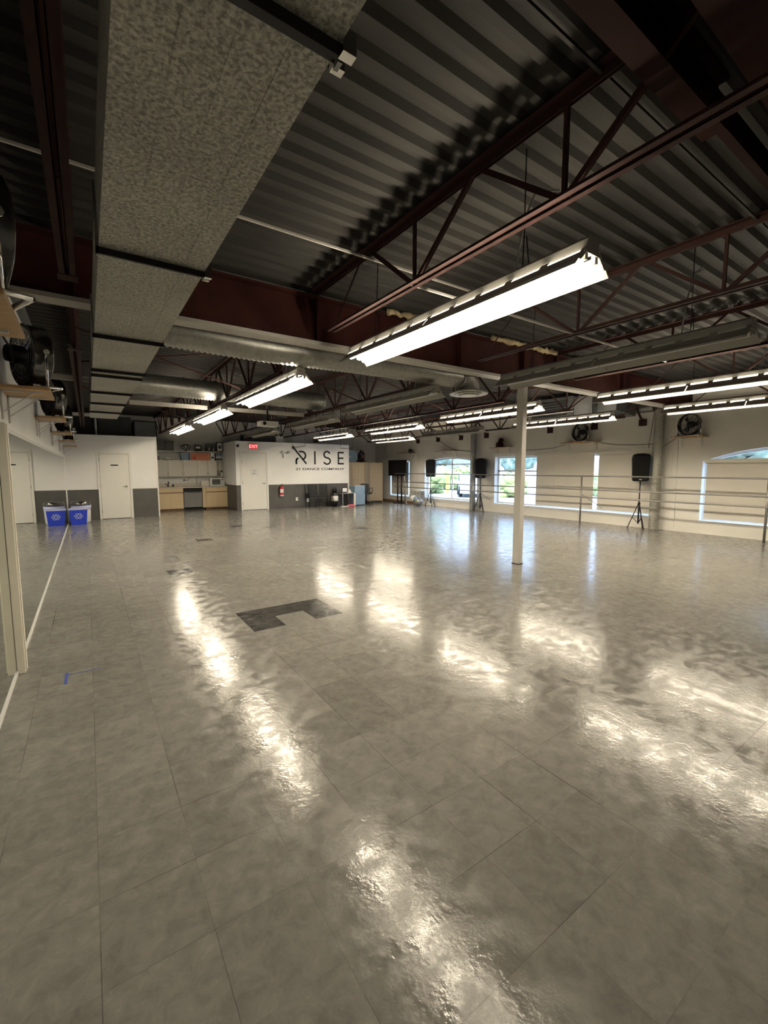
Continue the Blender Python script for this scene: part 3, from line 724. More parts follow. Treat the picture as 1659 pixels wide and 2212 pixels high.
window('window_1', 1.10, 4.10, .30, 1.66, 1.95, (2.6,), ((1.68, 1.1, 4.1),))
window('window_2', 5.10, 10.21, .31, 1.90, None, (6.60, 8.62), ((1.42, 8.62, 10.21),))
window('window_3', 11.02, 13.97, .30, 1.74, 1.93, (12.5,), ((1.665, 11.02, 13.97),))
window('window_4', 15.0, 16.45, .29, 1.84, None, (), ())
# cream surround around windows
tr_ = MB(); tr_.box(XR-.015, XR, 5.02, 10.3, 1.90, 2.0); tr_.box(XR-.015, XR, 5.02, 5.10, .28, 1.90); tr_.box(XR-.012, XR, 5.02, 10.3, .25, .31); struct(tr_.build('trim_4', 'white'))
def blind(y0, y1, z0, z1, lab, head=True):
    o = thing('roller_blind', lab, 'blind', (XR+.03, (y0+y1)/2, z1), 'cream roller blinds')
    MB().box(XR+.028, XR+.032, y0, y1, z0, z1).build('blind_cloth', 'blind', o)
    MB().box(XR+.022, XR+.038, y0, y1, z0-.012, z0+.012).build('bottom_bar', 'blind', o)
    if head: MB().box(XR-.05, XR+.05, y0-.03, y1+.03, z1-.01, z1+.075).build('head_box', 'cream', o)
blind(6.68, 8.55, .37, 1.885, 'closed cream roller blind beside the open window pane behind the column')
blind(5.16, 6.55, .37, 1.885, 'closed cream roller blind behind the nearest black speaker')
blind(1.2, 4.02, .36, 1.63, 'closed cream roller blind below the glazed arch at the right edge')
blind(15.1, 16.38, .36, 1.80, 'closed roller blind in the far window behind the television', False)

# ------------------------------------------------------------------ barre along the window wall
br = thing('ballet_barre', 'long grey ballet barre with three rails along the window wall', 'barre', (11.0, 9, 0))
BX = 11.0
for z in (1.2935, .935, .729):
    MB().tube([(BX, -2.6, z), (BX, 15.3, z)], .0165, 8).build('rail', 'barre', br)
for y in (2.77, 6.68, 10.66, 14.58):
    m_ = MB().tube([(BX+.03, y, 0), (BX+.03, y, 1.30)], .022, 8); m_.tube([(BX+.03, y, .82), (XR-.02, y-.3, .42)], .008, 6); m_.box(BX-.0, BX+.06, y-.03, y+.03, 0, .008)
    for z in (1.2935, .935, .729): m_.tube([(BX+.03, y-.02, z), (BX-.01, y+.0, z+.005)], .02, 6)
    m_.build('post', 'barre', br)

# ------------------------------------------------------------------ PA speakers on tripods
def speaker_stand(h=1.2):
    root = thing('speaker_stand', '', 'speaker stand', (0, 0, 0), 'tripod speaker stands')
    MB().tube([(0, 0, .62), (0, 0, h)], .014, 8).build('upper_pole', 'blackm', root)
    MB().tube([(0, 0, .12), (0, 0, .68)], .019, 8).build('lower_pole', 'blackm', root)
    MB().lathe((0, 0, .62), [(.028, -.03), (.032, 0), (.028, .03)], 10).build('collar', 'black', root)
    for k in range(3):
        a = PI/2+2*PI*k/3+.5; c_, s_ = math.cos(a), math.sin(a)
        m_ = MB().tube([(.02*c_, .02*s_, .60), (.225*c_, .225*s_, .015)], .011, 7); m_.lathe((.225*c_, .225*s_, 0), [(.016, 0), (.016, .03)], 8); lg = m_.build('leg', 'blackm', root)
        MB().tube([(.018*c_, .018*s_, .15), (.135*c_, .135*s_, .275)], .007, 5).build('brace', 'blackm', lg)
    return root
def speaker():
    root = thing('loudspeaker', '', 'speaker', (0, 0, 0), 'black loudspeakers')
    # facing -x ; origin at bottom ; h .66
    m_ = MB()
    lv = [(0.0, .13, .33), (.03, .16, .38), (.55, .175, .43), (.63, .165, .41), (.67, .12, .33)]
    rings = []
    for z, d, wd in lv:
        ring = []
        for (px, py) in ((-d*.9, -wd*.46), (-d, -wd*.36), (-d, wd*.36), (-d*.9, wd*.46), (d*.6, wd*.5), (d, wd*.22), (d, -wd*.22), (d*.6, -wd*.5)): ring.append(m_.bm.verts.new((px, py*1.0, z)))
        rings.append(ring)
    for A_, B_ in zip(rings, rings[1:]):
        for k in range(8): m_.bm.faces.new((A_[k], A_[(k+1) % 8], B_[(k+1) % 8], B_[k]))
    m_.bm.faces.new(rings[0][::-1]); m_.bm.faces.new(rings[-1])
    m_.build('cabinet', 'black', root, bevel=.012)
    gg = MB().prism([(-.15, .09), (.15, .09), (.175, .13), (.185, .55), (.15, .62), (-.15, .62), (-.185, .55), (-.175, .13)], -.182, -.150, 'x').build('grille', 'grille', root)
    MB().box(-.186, -.155, -.03, .03, .035, .055).build('badge', 'palegrey', gg)
    MB().tube([(.05, .10, .645), (.05, .10, .68), (.05, -.10, .68), (.05, -.10, .645)], .01, 6).build('carry_handle', 'black', root)
    return root
st0 = speaker_stand(); sp0 = speaker()
for i, (x, y, h, rz, lab) in enumerate(((11.33, 5.31, 1.18, 25, 'in front of the wide closed blinds'), (11.31, 10.60, 1.17, 40, 'beside the plain spiral duct'), (11.32, 13.27, 1.18, 44, 'in front of the left half of the arched window'))):
    s_ = st0 if i == 0 else clone(st0, ''); s_['label'] = 'black tripod stand carrying a loudspeaker '+lab; place(s_, (x, y, 0), rz=.35*i)
    p_ = sp0 if i == 0 else clone(sp0, ''); p_['label'] = 'black loudspeaker on a tripod '+lab; place(p_, (x, y, h), rz=math.radians(rz))
# television on two posts
tv = thing('television', 'black flat television on twin black poles at the far end of the barre', 'television', (11.2, 15.3, 0))
MB().box(11.12, 11.16, 14.65, 15.95, 1.195, 1.87).build('screen', 'screen', tv, bevel=.006)
MB().box(11.16, 11.21, 14.9, 15.7, 1.3, 1.75).build('back_shell', 'black', tv)
for y in (15.13, 15.42): MB().tube([(11.25, y, .03), (11.25, y, 1.6)], .03, 8).build('stand_pole', 'black', tv)
MB().box(11.08, 11.44, 14.98, 15.55, 0, .03).build('base', 'black', tv)
# metal rack / stool and clutter by it
wt = thing('white_stand', 'slim white tripod stand in front of the far window', 'stand', (11.15, 14.7, 0))
MB().tube([(11.15, 14.62, 0), (11.13, 14.78, 1.18)], .014, 6).build('leg', 'white', wt); MB().tube([(11.32, 14.9, 0), (11.15, 14.76, .9)], .012, 6).build('leg', 'white', wt)
cb = thing('side_stool', 'small metal folding stool with a cream top beside the floor bag', 'stool', (11.3, 13.9, 0))
MB().box(11.15, 11.45, 13.7, 14.15, .60, .63).build('seat', 'cream', cb)
for (x, y) in ((11.15, 13.72), (11.15, 14.13), (11.43, 13.72), (11.43, 14.13)): MB().tube([(x, y, 0), (11.3+(x-11.3)*.7, 13.92+(y-13.92)*.8, .6)], .009, 6).build('leg', 'steel_d', cb)
bg = thing('duffel_bag', 'heap of blue and white bags on the floor under the barre', 'bag', (11.05, 13.9, 0))
def blob(mb, c, r, sq=(1,1,1), n=10, m=None):
    prof = [(r*math.sin(PI*k/n), -r*math.cos(PI*k/n)) for k in range(n+1)]
    prof[0] = (.001, -r); prof[-1] = (.001, r)
    b0 = len(mb.bm.verts); mb.lathe((0,0,0), prof, 14, m, caps=False); mb.bm.verts.ensure_lookup_table()
    for v in mb.bm.verts[b0:]:
        v.co = Vector((v.co.x*sq[0]+c[0], v.co.y*sq[1]+c[1], v.co.z*sq[2]+c[2]))
    return mb
blob(MB(), (11.05, 13.75, .16), .2, (.8, 1.3, .8)).build('bag_body', 'steel_d', bg)
blob(MB(), (10.98, 13.95, .30), .13, (.8, 1.2, .9)).build('white_bag', 'paper', bg)
blob(MB(), (10.97, 13.80, .27), .10, (.8, 1.5, 1.2)).build('blue_bag', 'lightblue', bg)
MB().tube([(11.0, 13.6, .2), (11.0, 13.75, .43), (11.0, 13.95, .45), (11.0, 14.1, .3)], .012, 6).build('strap', 'blackm', bg)
ft = thing('hoop', 'thin hoop leaning at the wall under the far window', 'hoop', (11.5, 15.3, 0))
MB().tube([(11.52, 15.35+.22*math.cos(a), .18+.18*math.sin(a)) for a in [2*PI*k/20 for k in range(20)]], .008, 5, closed=True).build('ring', 'steel_d', ft)

# ------------------------------------------------------------------ lettering, exit sign and things on the lettered wall
ltr = thing('wall_lettering', 'black wall lettering reading RISE 21 DANCE COMPANY', 'sign', (7.6, PY2-.006, 1.45))
def strokes(name, polys, w_):
    m_ = MB(); y0, y1 = PY2-.008, PY2-.001
    for pl in polys:
        for a, b_ in zip(pl, pl[1:]): m_.bar((a[0], (y0+y1)/2, a[1]), (b_[0], (y0+y1)/2, b_[1]), .0068, w_, up=(0, 1, 0)) if False else m_.prism(seg(a, b_, w_), y0, y1, 'y')
        for a in pl[1:-1]: m_.prism([(a[0]+w_/2*math.cos(q), a[1]+w_/2*math.sin(q)) for q in [2*PI*k/12 for k in range(12)]], y0-.0003, y1, 'y')
    return m_.build(name, 'black', ltr)
def seg(a, b_, w_):
    d = Vector((b_[0]-a[0], b_[1]-a[1])).normalized(); n_ = Vector((-d.y, d.x))*w_/2
    return [(a[0]+n_.x, a[1]+n_.y), (a[0]-n_.x, a[1]-n_.y), (b_[0]-n_.x, b_[1]-n_.y), (b_[0]+n_.x, b_[1]+n_.y)]
def arcp(cx, cz, r_, a0, a1, n=10, sx=1): return [(cx+r_*sx*math.cos(math.radians(a0+(a1-a0)*k/n)), cz+r_*math.sin(math.radians(a0+(a1-a0)*k/n))) for k in range(n+1)]
WL = .062
strokes('letter', [[(6.76, 2.155), (6.88, 2.155)]+arcp(6.88, 2.005, .15, 90, -90, 12)[1:], [(6.645, 1.67), (6.645, 1.80)]+arcp(6.745, 1.80, .10, 180, 100, 6)[1:], [(6.53, 2.31), (7.06, 1.69)]], WL)
strokes('letter', [[(7.425, 1.67), (7.425, 2.18)]], WL)
strokes('letter', [arcp(7.955, 2.055, .125, 20, 250, 12, 1.05)+arcp(7.955, 1.805, .125, 70, -160, 12, 1.15)], WL)
strokes('letter', [[(8.47, 1.67), (8.47, 2.18)], [(8.47, 2.15), (8.72, 2.15)], [(8.47, 1.925), (8.70, 1.925)], [(8.47, 1.70), (8.72, 1.70)]], WL)
sm = MB(); pts = []
for k in range(10): rr = .075 if k % 2 == 0 else .032; a = PI/2+.3+k*PI/5; pts.append((6.53+rr*math.cos(a), 2.315+rr*math.sin(a)))
sm.prism(pts, PY2-.009, PY2-.001, 'y').build('star', 'black', ltr)
tx = text_mesh('small_text', '21 DANCE COMPANY', .125, 'black', ltr, (6.62, PY2-.004, 1.445), .002, spacing=1.0, bold=.0015)
xsn = [v.co.x for v in tx.data.vertices]; w0 = max(xsn)-min(xsn); mnx = min(xsn)
for v in tx.data.vertices: v.co.x = mnx+(v.co.x-mnx)*2.12/w0

ex = thing('exit_sign', 'glowing red exit sign above the door in the lettered wall', 'sign', (4.98, PY2-.05, 2.2))
MB().box(4.83, 5.14, PY2-.07, PY2-.001, 2.20, 2.39).build('sign_box', 'palegrey', ex)
MB().box(4.84, 5.13, PY2-.075, PY2-.0702, 2.21, 2.38).build('lit_face', 'redglow', ex)
tx = text_mesh('exit_text', 'EXIT', .16, 'redlet', ex, (4.985, PY2-.0775, 2.24), .001, align='CENTER', bold=.002)
el = thing('emergency_light', 'white emergency light with two small lamp heads left of the lettering', 'emergency light', (6.2, PY2-.05, 1.95))
MB().box(6.10, 6.32, PY2-.09, PY2, 1.90, 2.06).build('battery_box', 'white', el)
for x in (6.05, 6.30):
    m_ = MB().lathe((x, PY2-.11, 2.12), [(.015, .04), (.05, 0), (.05, -.02), (.001, -.022)], 12, axis='y'); m_.tube([(x, PY2-.08, 2.12), (6.2, PY2-.05, 2.05)], .008, 5); m_.build('lamp_head', 'palegrey', el)
cam_ = thing('security_camera', 'tiny black corner camera high on the wall beside the exit door', 'camera', (4.43, PY2-.04, 2.3))
MB().lathe((4.43, PY2-.05, 2.29), [(.001, -.04), (.035, -.03), (.045, .0), (.03, .03)], 10).build('dome', 'black', cam_); MB().box(4.42, 4.49, PY2-.03, PY2-.001, 2.32, 2.35).build('mount', 'black', cam_)
fe = thing('fire_extinguisher', 'red fire extinguisher hanging on the dark wainscot beside the door', 'fire extinguisher', (6.0, PY2-.08, .46))
MB().lathe((6.0, PY2-.085, .47), [(.06, 0), (.072, .02), (.072, .30), (.05, .36), (.025, .38)], 16).build('cylinder', 'red', fe)
MB().lathe((6.0, PY2-.085, .60), [(.0725, 0), (.0735, .005), (.0735, .13), (.0725, .135)], 16, caps=False).build('white_label_band', 'paper', fe)
MB().lathe((6.0, PY2-.085, .468), [(.066, 0), (.0735, .015), (.0735, .05)], 16, caps=False).build('base_band', 'paper', fe)
m_ = MB().lathe((6.0, PY2-.085, .84), [(.025, 0), (.025, .04)], 8); m_.bar((5.96, PY2-.11, .90), (6.06, PY2-.08, .93), .02, .012); m_.bar((5.97, PY2-.11, .88), (6.05, PY2-.08, .88), .02, .01); m_.build('valve_handle', 'blackm', fe)
MB().box(5.97, 6.03, PY2-.02, PY2, .55, .80).build('wall_bracket', 'blackm', fe)
MB().tube([(6.0, PY2-.085, .86), (5.93, PY2-.09, .84), (5.92, PY2-.09, .70), (5.92, PY2-.09, .58)], .010, 6).build('hose', 'black', fe)
def outlet(x, z, lab, adapter=False):
    o = thing('wall_outlet', lab, 'outlet', (x, PY2-.01, z))
    MB().box(x-.045, x+.045, PY2-.008, PY2-.001, z-.065, z+.065).build('cover_plate', 'white', o)
    for dz in (-.03, .03): MB().box(x-.014, x+.014, PY2-.010, PY2-.008, z+dz-.012, z+dz+.012).build('socket', 'palegrey', o)
    if adapter: MB().box(x-.06, x+.05, PY2-.06, PY2-.008, z-.16, z-.06).build('plug_adapter', 'white', o)
outlet(6.64, .33, 'white outlet alone on the dark wainscot left of the black chairs')
outlet(7.10, .36, 'white outlet with a plugged in adapter behind the black chairs', True)
for i, (pts) in enumerate(([(6.35, 2.26), (6.9, 2.37)], [(8.40, 2.31), (8.95, 2.31)])):
    (xa, za), (xb, zb_) = pts
    q = thing('hanging_rack_bar', ['thin black trapeze bar hanging above the letter R', 'thin black trapeze bar hanging above the letter E'][i], 'hanging bar', (xa, PY2-.3, za), 'trapeze bars')
    MB().tube([(xa, PY2-.3, za), (xb, PY2-.3, zb_)], .010, 6).build('bar', 'blackm', q)
    for x, z in ((xa+.01, za), (xb-.01, zb_)): MB().tube([(x, PY2-.3, z), (x, PY2-.3, 3.3)], .004, 5).build('wire', 'blackm', q)
for i, (x, z) in enumerate(((1.29, 1.18), (1.38, 1.18))):
    tag(MB().box(x-.03, x+.03, PY1-.006, PY1-.001, z-.055, z+.055).build('light_switch', 'white'), ['left white wall switch beside the cream washroom door', 'right white wall switch beside the cream washroom door'][i], 'switch')

# ------------------------------------------------------------------ kitchen
KY = 16.98
def cabinet_base(x0, x1, doors, lab, name='base_cabinet'):
    o = thing(name, lab, 'cabinet', ((x0+x1)/2, KY+.3, 0), 'maple kitchen base cabinets')
    MB().box(x0, x1, KY+.02, YB-.002, .06, .80).build('body', 'maple', o)
    MB().box(x0, x1, KY+.07, YB-.01, 0, .06).build('toe_kick', 'brownline', o)
    MB().box(x0+.004, x1-.004, KY, KY+.019, .655, .795).build('drawer_front', 'maple', o)
    MB().box(x0+.004, x1-.004, KY-.006, KY+.019, .625, .650).build('pull_rail', 'brownline', o)
    w_ = (x1-x0)/doors
    for k in range(doors): MB().box(x0+k*w_+.003, x0+(k+1)*w_-.003, KY, KY+.019, .065, .620).build('door', 'maple', o)
    return o
cabinet_base(1.99, 2.82, 2, 'maple base cabinet with two doors left of the dishwasher, under the sink')
cabinet_base(3.60, 4.46, 2, 'maple base cabinet with two doors right of the dishwasher')
tag(MB().box(3.475, 3.595, KY+.005, YB-.002, .06, .80).build('filler_panel', 'maple'), 'narrow maple filler panel between dishwasher and right base cabinet', 'panel')
tag(MB().box(4.465, 4.57, KY-.012, KY+.5, 0, .83).build('end_panel', 'cream') if False else MB().box(4.30, 4.358, KY+.6, KY+.6005, 0, .001).build('end_panel', 'cream'), 'end panel', 'panel')
bpy.data.objects.remove(bpy.data.objects['end_panel'])
dw = thing('dishwasher', 'stainless dishwasher with black control strip under the kitchen counter', 'dishwasher', (3.15, KY, 0))
MB().box(2.83, 3.46, KY+.02, YB-.05, .06, .79).build('tub', 'black', dw); dwd = MB().box(2.835, 3.455, KY-.012, KY+.019, .09, .655).build('door', 'stainless', dw, bevel=.005)
MB().box(2.835, 3.455, KY-.016, KY+.019, .66, .785).build('control_panel', 'black', dw); MB().box(2.84, 3.45, KY+.02, KY+.05, 0, .085).build('kick_plate', 'black', dw)
MB().box(2.93, 3.36, KY-.03, KY-.012, .62, .635).build('handle', 'blackm', dwd)
ct = thing('kitchen_counter', 'long beige laminate worktop along the kitchen wall', 'countertop', (3.2, KY, .81))
MB().box(1.985, 4.358, KY-.03, YB-.002, .803, .835).build('worktop', 'counter', ct, bevel=.004)
MB().box(1.985, 4.358, YB-.02, YB-.001, .835, .95).build('backsplash', 'counter', ct)
MB().box(1.83, 1.985, KY-.02, YB-.002, 0, .835).build('end_filler', 'cream', ct)
tag(MB().box(1.83, 4.36, YB-.006, YB-.0005, .95, 1.21).build('trim_5', 'wall'), None, None, None, 'structure')
sk = thing('kitchen_faucet', 'dark kitchen faucet at the sink in the counter', 'faucet', (2.42, 17.45, .835))
m_ = MB().lathe((2.40, 17.45, .835), [(.03, 0), (.022, .02), (.018, .10)], 10); m_.tube([(2.40, 17.45, .93), (2.40, 17.40, 1.02), (2.40, 17.30, 1.02), (2.40, 17.25, .97)], .012, 7); m_.build('spout', 'blackm', sk)
MB().tube([(2.36, 17.45, .90), (2.31, 17.42, .97)], .009, 6).build('lever', 'blackm', sk)
MB().lathe((2.56, 17.45, .835), [(.028, 0), (.028, .07), (.012, .08), (.012, .11)], 10).build('side_sprayer', 'black', sk)
si = thing('kitchen_sink', 'steel sink basin let into the counter left of the faucet', 'sink', (2.3, 17.3, .83))
MB().box(2.08, 2.62, 17.12, 17.5, .8355, .842).build('rim', 'steel', si); MB().box(2.11, 2.59, 17.15, 17.40, .8425, .843).build('basin', 'steel_d', si)
mw = thing('microwave_oven', 'white microwave oven on the right end of the counter', 'microwave', (4.1, 17.3, .835))
MB().box(3.80, 4.33, 17.20, 17.55, .845, 1.15).build('case', 'white', mw, bevel=.008)
MB().box(3.87, 4.17, 17.19, 17.199, .90, 1.10).build('door_window', 'greybox', mw)
MB().box(4.21, 4.31, 17.19, 17.199, .88, 1.12).build('control_panel', 'palegrey', mw); MB().box(4.225, 4.295, 17.186, 17.19, 1.07, 1.10).build('display', 'black', mw)
MB().tube([(4.19, 17.17, .90), (4.19, 17.17, 1.10)], .007, 6).build('handle', 'white', mw)
for x in (3.84, 4.29):
    MB().lathe((x, 17.24, .835), [(.012, 0), (.012, .012)], 8).build('foot', 'black', mw)
tag(MB().box(3.50, 3.78, 17.25, 17.5, .835, 1.05).build('bread_box', 'cream', bevel=.01), 'cream box on the counter left of the microwave', 'box')
hg = thing('soap_bottle', 'small grey bottle at the far right end of the counter', 'bottle', (4.34, 17.1, .835))
MB().lathe((4.33, 17.10, .835), [(.022, 0), (.022, .13), (.008, .15), (.008, .18)], 10).build('bottle_body', 'steel_d', hg)
# wall sockets over the counter
k_ = thing('counter_outlet', 'outlet with black plugs on the kitchen wall above the counter', 'outlet', (2.97, YB-.01, 1.08))
MB().box(2.92, 3.04, YB-.015, YB-.0065, 1.02, 1.14).build('cover_plate', 'white', k_); MB().box(2.95, 3.01, YB-.05, YB-.015, 1.05, 1.09).build('plug', 'black', k_)
MB().tube([(3.01, YB-.04, 1.07), (3.1, YB-.04, 1.04), (3.18, YB-.03, 1.2)], .006, 5).build('plug_cord', 'black', k_)
droop('wall_cable', 'black cord hanging on the wall left of the cream counter box', [(3.45, YB-.02, 1.20), (3.43, YB-.02, 1.05), (3.40, YB-.02, .93)])
# upper cabinets
UY = 17.35
ux = [2.06, 2.42, 2.91, 3.40, 3.77, 4.10]
labs = ['first from the left', 'second from the left', 'above the dishwasher', 'fourth from the left', 'last one at the right end']
for i, (a, b_) in enumerate(zip(ux, ux[1:])):
    o = thing('wall_cabinet', 'cream kitchen wall cabinet, '+labs[i], 'cabinet', ((a+b_)/2, UY, 1.2), 'cream wall cabinets')
    MB().box(a+.001, b_-.001, UY+.018, YB-.002, 1.21, 1.81).build('body', 'cream', o)
    dd = MB().box(a+.004, b_-.004, UY, UY+.017, 1.215, 1.805).build('door', 'cream', o, bevel=.003)
    hx = b_-.03 if i in (0, 1, 3) else a+.03
    MB().tube([(hx, UY-.02, 1.27), (hx, UY-.02, 1.36)], .005, 5).build('handle', 'steel', dd)
sh = thing('kitchen_shelf', 'open cream shelf compartment right of the wall cabinets', 'shelf', (4.22, UY, 1.2))
MB().box(4.105, 4.355, UY, YB-.002, 1.19, 1.212).build('lower_board', 'cream', sh); MB().box(4.105, 4.355, UY, YB-.002, 1.79, 1.812).build('upper_board', 'cream', sh)
MB().box(4.105, 4.355, YB-.012, YB-.002, 1.212, 1.79).build('back_board', 'cream', sh)
s2 = thing('long_shelf', 'long white shelf of trophies above the kitchen cabinets', 'shelf', (3.2, UY, 2.1))
MB().box(1.81, 4.355, UY-.02, YB-.002, 2.115, 2.14).build('board', 'white', s2)
for x in (1.83, 3.17, 4.33): MB().box(x, x+.02, UY-.02, YB-.002, 1.812, 2.115).build('upright', 'white', s2)
for i, (a, b_) in enumerate(((2.06, 2.34), (2.35, 2.64))):
    q = thing('high_cabinet', ['left', 'right'][i]+' small dark grey cabinet on top of the long kitchen shelf', 'cabinet', (a, UY, 2.14), 'dark grey top cabinets')
    MB().box(a, b_, UY+.02, YB-.01, 2.14, 2.49).build('body', 'wains', q); MB().box(a+.004, b_-.004, UY, UY+.019, 2.145, 2.485).build('door', 'wains', q)
# things on the long shelf
t1 = thing('trophy_cup', 'silver two handled trophy cup on the long shelf', 'trophy', (3.05, 17.45, 2.14))
MB().lathe((3.05, 17.45, 2.14), [(.06, 0), (.06, .03), (.015, .05), (.015, .09), (.09, .17), (.10, .24)], 16).build('cup', 'gold', t1)
for sg in (-1, 1): MB().tube([(3.05+sg*.09, 17.45, 2.33), (3.05+sg*.17, 17.45, 2.36), (3.05+sg*.14, 17.45, 2.25), (3.05+sg*.06, 17.45, 2.22)], .012, 6).build('handle', 'blackm', t1)
t2 = thing('trophy_plaque', 'dark framed plaque with a metal plate next to the trophy cup', 'plaque', (3.48, 17.5, 2.14))
MB().box(3.36, 3.60, 17.48, 17.52, 2.15, 2.37).build('frame', 'blackm', t2); MB().box(3.40, 3.56, 17.475, 17.48, 2.25, 2.33).build('plate', 'paper', t2); MB().box(3.38, 3.58, 17.44, 17.54, 2.14, 2.155).build('foot', 'blackm', t2)
t3 = thing('award_display', 'crowded display of grey and white awards on the long shelf', 'award', (3.98, 17.5, 2.14))
MB().box(3.74, 4.24, 17.50, 17.55, 2.14, 2.42).build('backing', 'greybox', t3)
for k in range(6): MB().lathe((3.79+k*.08, 17.46, 2.14), [(.03, 0), (.01, .04), (.035, .10+.02*(k % 3)), (.01, .14+.02*(k % 3))], 8).build('award_figure', ['gold', 'paper'][k % 2], t3)
t4 = thing('picture_frame', 'black framed oval portrait at the right end of the long shelf', 'picture frame', (4.2, 17.3, 2.14))
MB().box(4.10, 4.34, 17.30, 17.325, 2.14, 2.50).build('frame', 'blackm', t4); MB().box(4.13, 4.31, 17.295, 17.30, 2.17, 2.47).build('mat', 'paper', t4)
MB().lathe((4.22, 17.294, 2.32), [(.065, 0), (.065, -.002)], 20, axis='y').build('portrait', 'greybox', t4)
# below: on top of wall cabinets
for i in range(4):
    q = thing('white_mug', 'white cup in the row on top of the wall cabinets, '+['leftmost', 'second', 'third', 'rightmost'][i], 'cup', (2.34+.07*i, 17.42, 1.82), 'white cups on the cabinets')
    MB().lathe((2.34+.07*i, 17.42, 1.824), [(.024, 0), (.03, .08), (.027, .08), (.02, .01)], 12).build('cup_body', 'paper', q)
tag(MB().box(2.29, 2.62, 17.37, 17.48, 1.812, 1.823).build('cup_tray', 'greybox'), 'grey tray holding the row of white cups', 'tray')
tag(MB().box(2.06, 2.16, 17.40, 17.48, 1.812, 1.94).build('small_radio', 'greybox', bevel=.005), 'small grey clock radio at the left end above the wall cabinets', 'radio')
q = thing('storage_tote', 'blue grey storage bin under the left part of the long shelf', 'storage bin', (3.0, 17.5, 1.812))
MB().prism([(2.88, 1.812), (3.10, 1.812), (3.14, 2.06), (2.84, 2.06)], 17.38, 17.62, 'y').build('bin', 'lightblue', q); MB().box(2.83, 3.15, 17.37, 17.63, 2.06, 2.085).build('lid', 'palegrey', q)
q = thing('orange_box', 'wide orange cardboard box under the long shelf', 'box', (3.55, 17.5, 1.812)); MB().box(3.21, 3.87, 17.37, 17.6, 1.813, 2.095).build('carton', 'orange', q)
MB().lathe((3.32, 17.369, 1.90), [(.05, 0), (.05, -.002)], 16, axis='y').build('round_mark', 'red', q)
q = thing('boxed_item', 'white carton with a black picture beside the orange box', 'box', (3.97, 17.45, 1.812)); MB().box(3.89, 4.03, 17.37, 17.5, 1.813, 2.10).build('carton', 'paper', q)
MB().box(3.92, 4.0, 17.366, 17.37, 1.88, 1.95).build('printed_picture', 'black', q)
q = thing('container_stack', 'grey plastic containers stacked at the right end above the cabinets', 'container', (4.2, 17.45, 1.812))
for k in range(3): MB().box(4.09, 4.32, 17.38, 17.6, 1.813+k*.085, 1.885+k*.085).build('container', ['greybox', 'palegrey', 'lightblue'][k], q)
q = thing('glass_jar', 'grey glass bottle in the open shelf compartment', 'bottle', (4.17, 17.45, 1.212)); MB().lathe((4.17, 17.45, 1.212), [(.04, 0), (.045, .12), (.02, .18), (.018, .22)], 12).build('jar_body', 'steel_d', q)
q = thing('spray_bottle', 'pale green spray bottle with dark trigger in the open shelf compartment', 'spray bottle', (4.29, 17.45, 1.212)); MB().lathe((4.29, 17.45, 1.212), [(.04, 0), (.045, .11), (.015, .17)], 12).build('bottle_body', 'cream', q)
MB().box(4.26, 4.31, 17.43, 17.47, 1.38, 1.43).build('trigger', 'black', q)

# ------------------------------------------------------------------ recycling bins by the mirror
rb = thing('recycling_bin', 'blue recycling box with white symbol at the foot of the cream door wall', 'recycling bin', (-.25, 14.2, 0))
def rbin(root, x0, x1, y0, y1):
    MB().prism([(x0+.035, 0), (x1-.035, 0), (x1, .40), (x0, .40)], y0, y1, 'y').build('bin_body', 'blue', root)
    MB().box(x0-.012, x1+.012, y0-.012, y1+.012, .40, .43).build('rim', 'lav', root)
BY = 14.05
rbin(rb, -.465, -.055, BY, BY+.32)
sym = MB()
for k in range(3):
    a = PI/2+k*2*PI/3
    for d in (-.52, .52):
        cx_, cz_ = -.26+.062*math.cos(a+d), .235+.052*math.sin(a+d)
        ring = [(cx_+.030*math.cos(q), cz_+.027*math.sin(q)) for q in [2*PI*j/8 for j in range(9)]]
        for p0, p1 in zip(ring, ring[1:]): sym.prism(seg(p0, p1, .008), BY-.004, BY-.0005, 'y')
sym.build('recycling_symbol', 'paper', rb)
tbn = thing('waste_bin', 'round waste bin with dark lid and pale liner behind the blue recycling box', 'waste bin', (-.22, 14.75, 0))
MB().lathe((-.20, 14.72, 0), [(.19, 0), (.21, .02), (.225, .44)], 24).build('bin_body', 'palegrey', tbn)
MB().lathe((-.20, 14.72, .38), [(.228, 0), (.236, .03), (.236, .09), (.225, .10)], 24, caps=False).build('liner', 'lav', tbn)
MB().lathe((-.20, 14.72, .48), [(.235, 0), (.24, .02), (.225, .10), (.19, .125), (.001, .13)], 24).build('lid', 'fanmetal', tbn)

# ------------------------------------------------------------------ chairs and desk corner
def chair():
    root = thing('slat_chair', '', 'chair', (0, 0, 0), 'black slat back chairs')   # seat faces -y
    MB().box(-.20, .20, -.22, .20, .425, .445).build('seat', 'black', root, bevel=.006)
    for x in (-.18, .18):
        MB().tube([(x, -.20, 0), (x, -.19, .425)], .011, 7).build('front_leg', 'blackm', root)
        MB().tube([(x, .25, 0), (x, .18, .43), (x*.96, .23, .88)], .011, 7).build('rear_leg', 'blackm', root)
    m_ = MB()
    for k in range(7): x = -.14+k*.0467; m_.bar((x, .185, .50), (x, .228, .85), .018, .008)
    m_.tube([(-.175, .232, .88), (.175, .232, .88)], .012, 6); m_.tube([(-.175, .19, .50), (.175, .19, .50)], .009, 6); m_.build('backrest', 'blackm', root)
    MB().tube([(-.18, -.19, .22), (.18, -.19, .22)], .007, 5).build('stretcher', 'blackm', root)
    return root
c0 = chair(); place(c0, (7.29, 15.36, 0), rz=math.radians(8)); c0['label'] = 'left one of two black slat back chairs against the dark wainscot'
